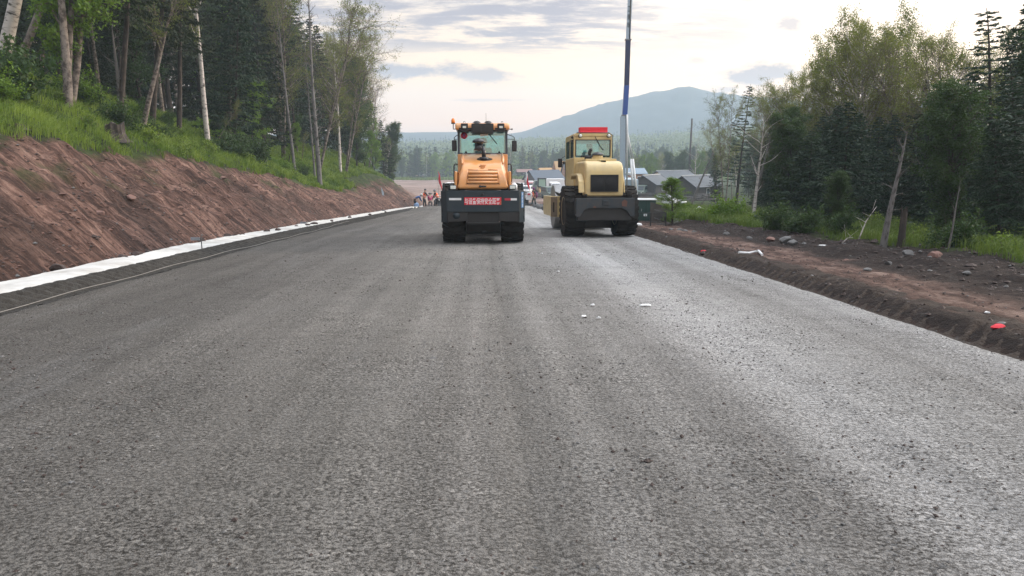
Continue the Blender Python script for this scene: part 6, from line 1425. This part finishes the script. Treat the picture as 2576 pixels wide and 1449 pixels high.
def frame_booth():
    e = empty('white_booth', gp(1662, 490), R(15), 'white framed booth with a glass door between the hut and the shed', 'booth')
    b = MB().box(-.75, .75, -.6, .6, 0, .12).box(-.8, .8, -.65, .65, 1.95, 2.08)
    for x in (-.75, -.2, .25, .67):
        for y in (-.62, .54): b.box(x, x + .1, y, y + .08, .12, 1.95)
    b.build('frame', M['white'], e, .01); MB().box(-.62, -.2, -.58, -.57, .15, 1.9).build('glass_door', M['window'], e); MB().box(.36, .67, -.58, -.56, .15, 1.9).build('panel', M['white'], e)
frame_booth()
# timber, bags and tarps by the huts
rn = random.Random(4)
for i in range(16):
    p = gp(1770 + rn.uniform(-26, 30), 503 + rn.uniform(-4, 10)); a = rn.uniform(-.5, .5); L = rn.uniform(1.2, 2.4)
    tag(MB().tube([(-L * math.cos(a), -L * math.sin(a), .12 + rn.random() * .7), (L * .1, 0, .2 + rn.random() * .7), (L * math.cos(a), L * math.sin(a), .12 + rn.random() * .8)], [.07, .065, .05], 7).build('log', M['deadbark'], loc=p), 'grey log lying in the pile before the dark shed', 'log', 'logs piled before the dark shed')
for i in range(8):
    p = gp(1640 + rn.uniform(-22, 30), 497 + rn.uniform(-3, 5)); a = rn.uniform(-.6, .6); L = rn.uniform(1, 2)
    tag(MB().box(-L, L, -.08, .08, .05 + rn.random() * .5, .12 + rn.random() * .6 + .5 * 0).build('plank', M['wood'], loc=p), 'weathered plank in the scrap heap before the grey hut', 'plank', 'planks heaped before the grey hut')
    bpy.context.scene.collection.objects[-1].rotation_euler = (rn.uniform(-.2, .2), rn.uniform(-.25, .25), a)
def tarp(px, py, r_, nm, lb, mat, seed=1, cat='tarp'):
    p = gp(px, py); return tag(MB().blob((0, 0, r_[2] * .4), r_, seed, nu=18, nv=10, rough=.22).build(nm, mat, loc=p), lb, cat)
tarp(1762, 537, (.55, .5, .22), 'crumpled_tarp', 'crumpled white tarp lying on the grassy mound', M['white'], 3)
tarp(1682, 512, (.8, .6, .45), 'white_sack', 'white sack heap behind the green sapling', M['white'], 5, 'sack')
tarp(1712, 512, (.7, .5, .28), 'white_sack', 'flat white sack just right of the sapling', M['white'], 6, 'sack')
tarp(1668, 497, (2.2, 1.2, .35), 'covered_heap', 'low grey covered heap before the white booth', M['greysteel'], 7, 'heap')
tarp(1603, 568, (.16, .14, .07), 'white_rag', 'white rag beside the rear wheel of the yellow roller', M['white'], 8, 'rag')
tarp(1382, 517, (.55, .4, .35), 'dark_bundle', 'dark bundle on a small cart left of the yellow roller drum', M['black'], 9, 'bundle')
def cart():
    e = empty('small_cart', gp(1382, 523), 0, 'small black cart with two wheels under the dark bundle', 'cart'); MB().box(-.5, .5, -.35, .35, .25, .32).tube([(-.1, -.35, .3), (-.1, -.9, .25)], .025, 6).build('tray', M['black'], e)
    for s in (-1, 1): MB().lathe([(.06, -.04), (.18, -.04), (.18, .04), (.06, .04)], (s * .52, 0, .18), 'x', 14).build('wheel', M['rubber'], e)
cart()
for i in range(16):
    p = gp(1345 + i * 3.2 + rn.uniform(-3, 3), 520 + i * .9 + rn.uniform(-2, 2)); r_ = rn.uniform(.15, .38)
    tag(MB().blob((0, 0, r_ * .3), (r_ * 1.3, r_, r_ * .55), i, rough=.25).build('kerb_stone', M['rock'], loc=p), 'rough stone beside the right road edge ahead of the rollers', 'stone', 'stones along the far right road edge')
tag(MB().lathe([(.5, 0), (.55, .3), (.48, 2.2), (.42, 2.9)], n=10).build('concrete_pillar', paint('dusty_concrete', (.30, .27, .25), .9), loc=gp(1324, 478)), 'dusty grey pillar standing left of the loader', 'pillar')
# ------------------------------------------------------------------ crane
def crane():
    Y = 66.0; b = at(1574, Y); e = empty('drilling_rig', b, 0, 'tall rig mast with white top, navy and bright blue sleeves rising out of the photo', 'rig mast')
    def L(px, py, dy=0.0): return P(px, py, Y + dy) - b
    def seg(nm, p0, p1, w, d, mat, par=e):
        a, c = L(*p0), L(*p1); t = (c - a).normalized(); sx = Vector((1, 0, 0)); sx = (sx - t * sx.dot(t)).normalized(); sy = t.cross(sx)
        V = [q + sx * i * w / 2 + sy * j * d / 2 for q in (a, c) for i, j in ((-1, -1), (1, -1), (1, 1), (-1, 1))]
        m = MB(); m.add(V, [(0, 3, 2, 1), (4, 5, 6, 7), (0, 1, 5, 4), (1, 2, 6, 5), (2, 3, 7, 6), (3, 0, 4, 7)]); return m.build(nm, mat, par, .02)
    s1 = seg('upper_boom', (1580, 100), (1588, -60), .36, .34, M['paleblue'])
    for k, (py, ch) in enumerate(((22, '\u5de5'), (42, '\u91cd'), (62, '\u65bd'))):
        p = L(1578.6 + (100 - py) * .05, py, -.19); textmesh('boom_lettering', ch, .20, .42, M['black'], s1, p)
    MB().tube([L(1584, 100, -.2), L(1585.5, 40, -.22), L(1587, 0, -.2), L(1589, -60, -.2)], .05, 6).build('hose', M['black'], s1)
    seg('navy_sleeve', (1576.3, 215), (1580, 100), .40, .40, M['navy']); seg('blue_sleeve', (1571.5, 290), (1576.3, 215), .42, .42, M['bluepaint'])
    cl = MB()
    for py, px in ((100, 1580), (290, 1571.5)): c = L(px, py); cl.box(c.x - .27, c.x + .27, c.y - .24, c.y + .24, c.z - .05, c.z + .05)
    cl.build('sleeve_collar', M['greysteel'], e)
    MB().tube([L(1577, 290, .1), L(1574, 330, .1), L(1571, 390, .1), L(1569, 450, .1)], .13, 10).build('lift_cylinder', M['greysteel'], e)
    seg('mast', (1565, 470), (1567, 292), .42, .40, M['paleblue'])
    MB().tube([L(1577.5, 288, -.3), L(1578, 330, -.3), L(1577, 470, -.3)], .075, 8).build('white_tube', M['white'], e)
    lg = []
    for (a, m_, c) in (((1578, 330), (1592, 400), (1602.5, 500)), ((1577, 335), (1587, 400), (1593, 490))):
        o = MB().tube([L(*a, -.2), L(*m_, -.2)], .05, 8).tube([L(*m_, -.2), L(*c, -.6)], .10, 8).build('support_leg', M['white'], e)
        MB().lathe([(.30, 0), (.30, .08)], tuple(L(c[0], c[1], -.6) - Vector((0, 0, .1))), 'z', 14).build('foot_plate', M['greysteel'], o)
    MB().tube([L(1572, 437), L(1590, 437)], .13, 10).build('cross_tube', M['white'], e)
    MB().box(-1.6, 1.0, -.3, 3.0, .9, 2.3).box(-1.3, .4, 3.0, 4.6, .9, 2.6).build('truck_body', M['paleblue'], e, .04)
    MB().box(-1.5, .9, -.2, 4.4, .5, .9).build('chassis', M['black'], e)
    for sx in (-1.4, .8):
        for y in (.5, 1.7, 3.8): MB().lathe([(.2, -.14), (.45, -.14), (.48, 0), (.45, .14), (.2, .14)], (sx, y, .48), 'x', 18).build('wheel', M['rubber'], e)
crane()
def pole():
    b = gp(1731, 470); t = P(1741, 298, b.y) - b
    tag(MB().tube([(0, 0, -.5), tuple(t)], [.30, .22], 10).build('dark_pole', paint('tarred_wood', (.03, .022, .020), .8, dirt=.4), loc=b), 'tall dark wooden pole leaning slightly right behind the huts', 'pole')
pole()
# ------------------------------------------------------------------ cabinet, fence
def cabinet():
    b = gp(1624, 557); s = b.y / 1860 * .98; w = 49 * s; h = 54 * s
    e = empty('electric_cabinet', b, R(-3), 'dark green electrical cabinet with a pale lid right of the yellow roller', 'cabinet')
    bo = MB().box(-w / 2, w / 2, 0, .7, .0, h).build('body', M['green'], e, .01)
    MB().box(-w / 2 - .03, w / 2 + .04, -.04, .76, h, h + .035).build('lid', M['ridge'], e, .006); MB().box(-w / 2 - .05, w / 2 + .08, -.08, .78, -.25, .0).build('plinth', M['rock'], e)
    MB().box(-.004, .004, -.006, 0, .04, h - .03).build('door_gap', M['dark'], bo)
    for x in (-.19, .19): MB().box(x - .015, x + .015, -.02, 0, h * .48, h * .60).build('handle', M['steel'], bo, .004)
    lb = MB().box(-.09, .05, -.008, 0, h * .25, h * .36).build('white_label', M['paper'], bo); MB().box(-.035, -.005, -.011, -.008, h * .28, h * .32).build('label_mark', M['black'], lb)
cabinet()
def iron_fence():
    b = gp(1636, 568); e = empty('iron_fence', b, 0, 'low black iron fence in front of the green cabinet', 'fence'); s = b.y / 1860 * .98
    x0, x1 = -40 * s, 39 * s; h = 33 * s
    for z in (h * .98, .14): MB().tube([(x0, 0, z), (x1, 0, z)], .012, 6).tube([(x1, 0, z), (x1 - .15, 1.5, z)], .012, 6).build('rail', M['black'], e)
    for x in (x0, 0, x1): MB().box(x - .02, x + .02, -.02, .02, -.1, h * 1.05).build('post', M['black'], e)
    m = MB(); [m.tube([(x, 0, .12), (x, 0, h)], .006, 4) for x in np.arange(x0 + .09, x1, .10)]; [m.tube([(x1 - .15 * t, 1.5 * t, .12), (x1 - .15 * t, 1.5 * t, h)], .006, 4) for t in np.linspace(.07, 1, 14)]; m.build('bars', M['black'], e)
    p = gp(1662, 556); tag(MB().add([(-.45, -.03, 0), (.45, -.03, -.0), (.45, -.03, .52), (-.45, -.03, .78), (-.45, .03, 0), (.45, .03, 0), (.45, .03, .52), (-.45, .03, .78)], [(0, 1, 2, 3), (7, 6, 5, 4), (0, 4, 5, 1), (1, 5, 6, 2), (2, 6, 7, 3), (3, 7, 4, 0)]).build('dark_board', M['wood'], loc=p), 'dark sloping topped board leaning behind the iron fence', 'board')
iron_fence()
# ------------------------------------------------------------------ small things by the road
def stone(px, py, r_, lb, mat, seed, sq=(1.3, 1, .7), nm='rock', cat='rock', group=None):
    p = gp(px, py); return tag(MB().rock((0, 0, r_ * .18 + (.10 if 'strip' in lb else 0)), (r_ * sq[0], r_ * sq[1], r_ * sq[2]), seed).build(nm, mat, loc=p), lb, cat, group)
stone(150, 693, .115, 'dark rounded rock lying on the white strip at the lower left', M['rockb'], 1)
stone(346, 655, .10, 'dark block of rock on the upper edge of the white strip, second from the left', M['rockb'], 2)
for k, (px, py, r_) in enumerate([(313, 660, .09), (372, 645, .05), (410, 640, .07), (506, 617, .11), (572, 605, .11), (590, 603, .09), (610, 600, .07), (672, 590, .09), (700, 587, .08), (745, 577, .07), (790, 570, .13), (775, 573, .08), (835, 562, .08), (880, 553, .09), (930, 545, .09), (970, 538, .09)]):
    stone(px, py, r_, 'dark stone weighing down the upper edge of the white strip', M['rockb'], 20 + k, group='stones along the white strip')
for k, (px, py, r_, mt) in enumerate([(1975, 607, .15, 'rock'), (1995, 612, .12, 'rock'), (1828, 590, .09, 'rock'), (1690, 579, .08, 'rock'), (1708, 581, .11, 'rock'), (1722, 583, .09, 'rock'), (1745, 585, .09, 'rock'), (1940, 604, .10, 'rockr'), (2350, 648, .13, 'rockr'), (2285, 640, .10, 'rock'), (2235, 665, .06, 'rock'), (2180, 682, .07, 'rock'), (2130, 657, .05, 'rockr'), (2430, 690, .06, 'rock'), (1885, 600, .07, 'rock')]):
    stone(px, py, r_, {'rock': 'grey boulder lying in the dark rubble right of the road', 'rockr': 'brownish boulder lying in the dark rubble right of the road'}[mt], M[mt], 50 + k, nm='boulder', group='boulders in the right rubble')
for k, (px, py, r_) in enumerate([(395, 490, .10), (640, 470, .13), (800, 500, .15), (560, 450, .12), (250, 540, .10), (870, 545, .12), (905, 500, .14), (940, 490, .12), (895, 525, .22), (1015, 505, .2), (985, 520, .18), (960, 505, .14), (330, 500, .12)]):
    stone(px, py, r_, 'reddish stone sticking out of the left earth bank', M['rockr'], 90 + k, nm='bank_stone', group='stones in the left bank')
for px, py, lb in ((2068, 619, 'flat white litter on the right rubble by the grass'), (1490, 771, 'tiny pale scrap on the road ahead of centre'), (1625, 770, 'white paper scrap on the road right of centre'), (1468, 800, 'small pale scrap on the road near the two others'), (1507, 803, 'small pale scrap beside the last one on the road'), (1404, 686, 'small pale scrap on the road behind the orange roller'), (1363, 640, 'small pale scrap on the road between the rollers'), (2483, 790, 'small white scrap near the red rag at the right')):
    p = gp(px, py); rn = random.Random(px); r_ = .022 if 'tiny' in lb or 'small' in lb else .055
    V = [(r_ * rn.uniform(.7, 1.2) * math.cos(t) * 1.4, r_ * rn.uniform(.7, 1.2) * math.sin(t), .012 + .012 * rn.random()) for t in np.linspace(0, 6.28, 9)[:-1]]
    m = MB(); m.add([(x, y, .006) for x, y, z in V] + [(x * .9, y * .9, z) for x, y, z in V], [tuple(range(8))[::-1], tuple(range(8, 16))] + [(i, (i + 1) % 8, 8 + (i + 1) % 8, 8 + i) for i in range(8)])
    tag(m.build('paper_scrap', M['white'], loc=p + Vector((0, 0, .004))), lb, 'litter')
stone(2510, 826, .06, 'bright red rag on the bare soil near the right edge of the photo', M['red'], 7, (1.5, 1, .5), 'red_rag', 'rag')
stone(1772, 634, .055, 'small red rag on the soil halfway along the right verge', M['red'], 8, (1.5, 1, .5), 'red_rag', 'rag')
a = gp(1858, 642); b = gp(1908, 640); c = gp(1917, 647); tag(MB().tube([a + Vector((0, 0, .05)), lerp(a + Vector((0, 0, .06)), b, .5), b + Vector((0, 0, .07)), c + Vector((0, 0, .04))], .024, 8).build('bent_pipe', M['white']), 'bent white pipe lying on the reddish soil strip at the right', 'pipe')
for px, py, h, lb in ((509, 636, .38, 'dark peg with a grey plate at the left road edge, the nearest'), (773, 580, .34, 'dark peg with a pale plate at the left road edge, further off'), (970, 540, .34, 'dark peg at the left road edge near the crew')):
    p = gp(px, py); e = empty('marker_peg', p, 0, lb, 'peg'); MB().tube([(0, 0, -.1), (0, 0, h)], .012, 6).build('rod', M['black'], e); MB().box(-.24, -.03, -.01, .01, h - .10, h - .03).build('plate', M['greysteel'], e)
p = gp(963, 500); e = empty('small_flag', p, 0, 'small pale blue and white flag on the rubble slope at the left', 'flag'); MB().tube([(0, 0, -.1), (-.12, 0, 1.0)], .012, 6).build('flagpole', M['greysteel'], e)
m = MB(); m.add([(-.12, 0, 1.0), (.06, .03, .62), (.14, .0, .28), (-.02, -.02, .30), (-.08, .02, .6)], [(0, 4, 1), (4, 3, 2, 1)]); o = m.build('cloth', M['paleblue'], e); o.modifiers.new('t', 'SOLIDIFY').thickness = .01
# stumps, fallen branches
def stump(px, py, r_, h, lb, seed):
    p = gp(px, py); rn = random.Random(seed); m = MB(); n = 16; V = []
    rr = [1 + rn.uniform(-.12, .12) for _ in range(n)]
    for z, k in ((-.2, 1.7), (.05, 1.25), (.4, 1.0), (1, .95)):
        for i in range(n): t = 2 * math.pi * i / n; V.append((r_ * k * rr[i] * math.cos(t), r_ * k * rr[i] * math.sin(t), z * h + (rn.uniform(-.12, .2) * h if z == 1 else 0)))
    V.append((0, 0, h * .8)); F = [(j * n + i, j * n + (i + 1) % n, (j + 1) * n + (i + 1) % n, (j + 1) * n + i) for j in range(3) for i in range(n)] + [(3 * n + i, 3 * n + (i + 1) % n, 4 * n) for i in range(n)]
    m.add(V, F); tag(m.build('tree_stump', M['bark'], loc=p), lb, 'stump')
stump(292, 352, .28, .50, 'broad dark stump on the grassy rim of the left bank', 1); stump(662, 424, .20, .55, 'broken stump with torn wood further along the left bank rim', 2); stump(235, 315, .10, .25, 'thin short stump below the leafy twin trunk birch', 3)
stump(2266, 618, .065, .75, 'splintered grey stump behind the leaning grey snag on the right', 4)
stump(38, 328, .22, .12, 'low dark stump in the grass at the far left', 5)
def stick(a, b, r_, lb, mat, bend=.1, wd=1.0):
    A = gp(*a); B = P(b[0], b[1], A.y * wd); m_ = (A + B) / 2 + Vector((0, 0, bend)); T = MB().tube([A, A.lerp(m_, .6), m_, m_.lerp(B, .5), B], [r_, r_ * .85, r_ * .7, r_ * .5, r_ * .25], 7)
    rn = random.Random(a[0])
    for k in range(4):
        q = A.lerp(B, .35 + .15 * k) + Vector((0, 0, bend * .8)); T.tube([q, q + Vector((rn.uniform(-.3, .3), rn.uniform(-.2, .2), rn.uniform(.05, .35)))], [r_ * .35, r_ * .1], 5)
    tag(T.build('fallen_branch', mat), lb, 'branch')
stick((346, 345), (128, 235), .035, 'long pale dead branch slanting down the shaded grass at the left', M['birch'], .1, 1.04)
stick((300, 340), (250, 318), .02, 'short pale branch below the long slanting one', M['birch'], .02)
stick((2150, 628), (2205, 520), .014, 'thin bare branch rising from the ground before the dark spruces', M['birch'], .15)
stick((2118, 612), (2146, 597), .014, 'short bleached branch beside the leaning snag', M['birch'], .05)
# haze last
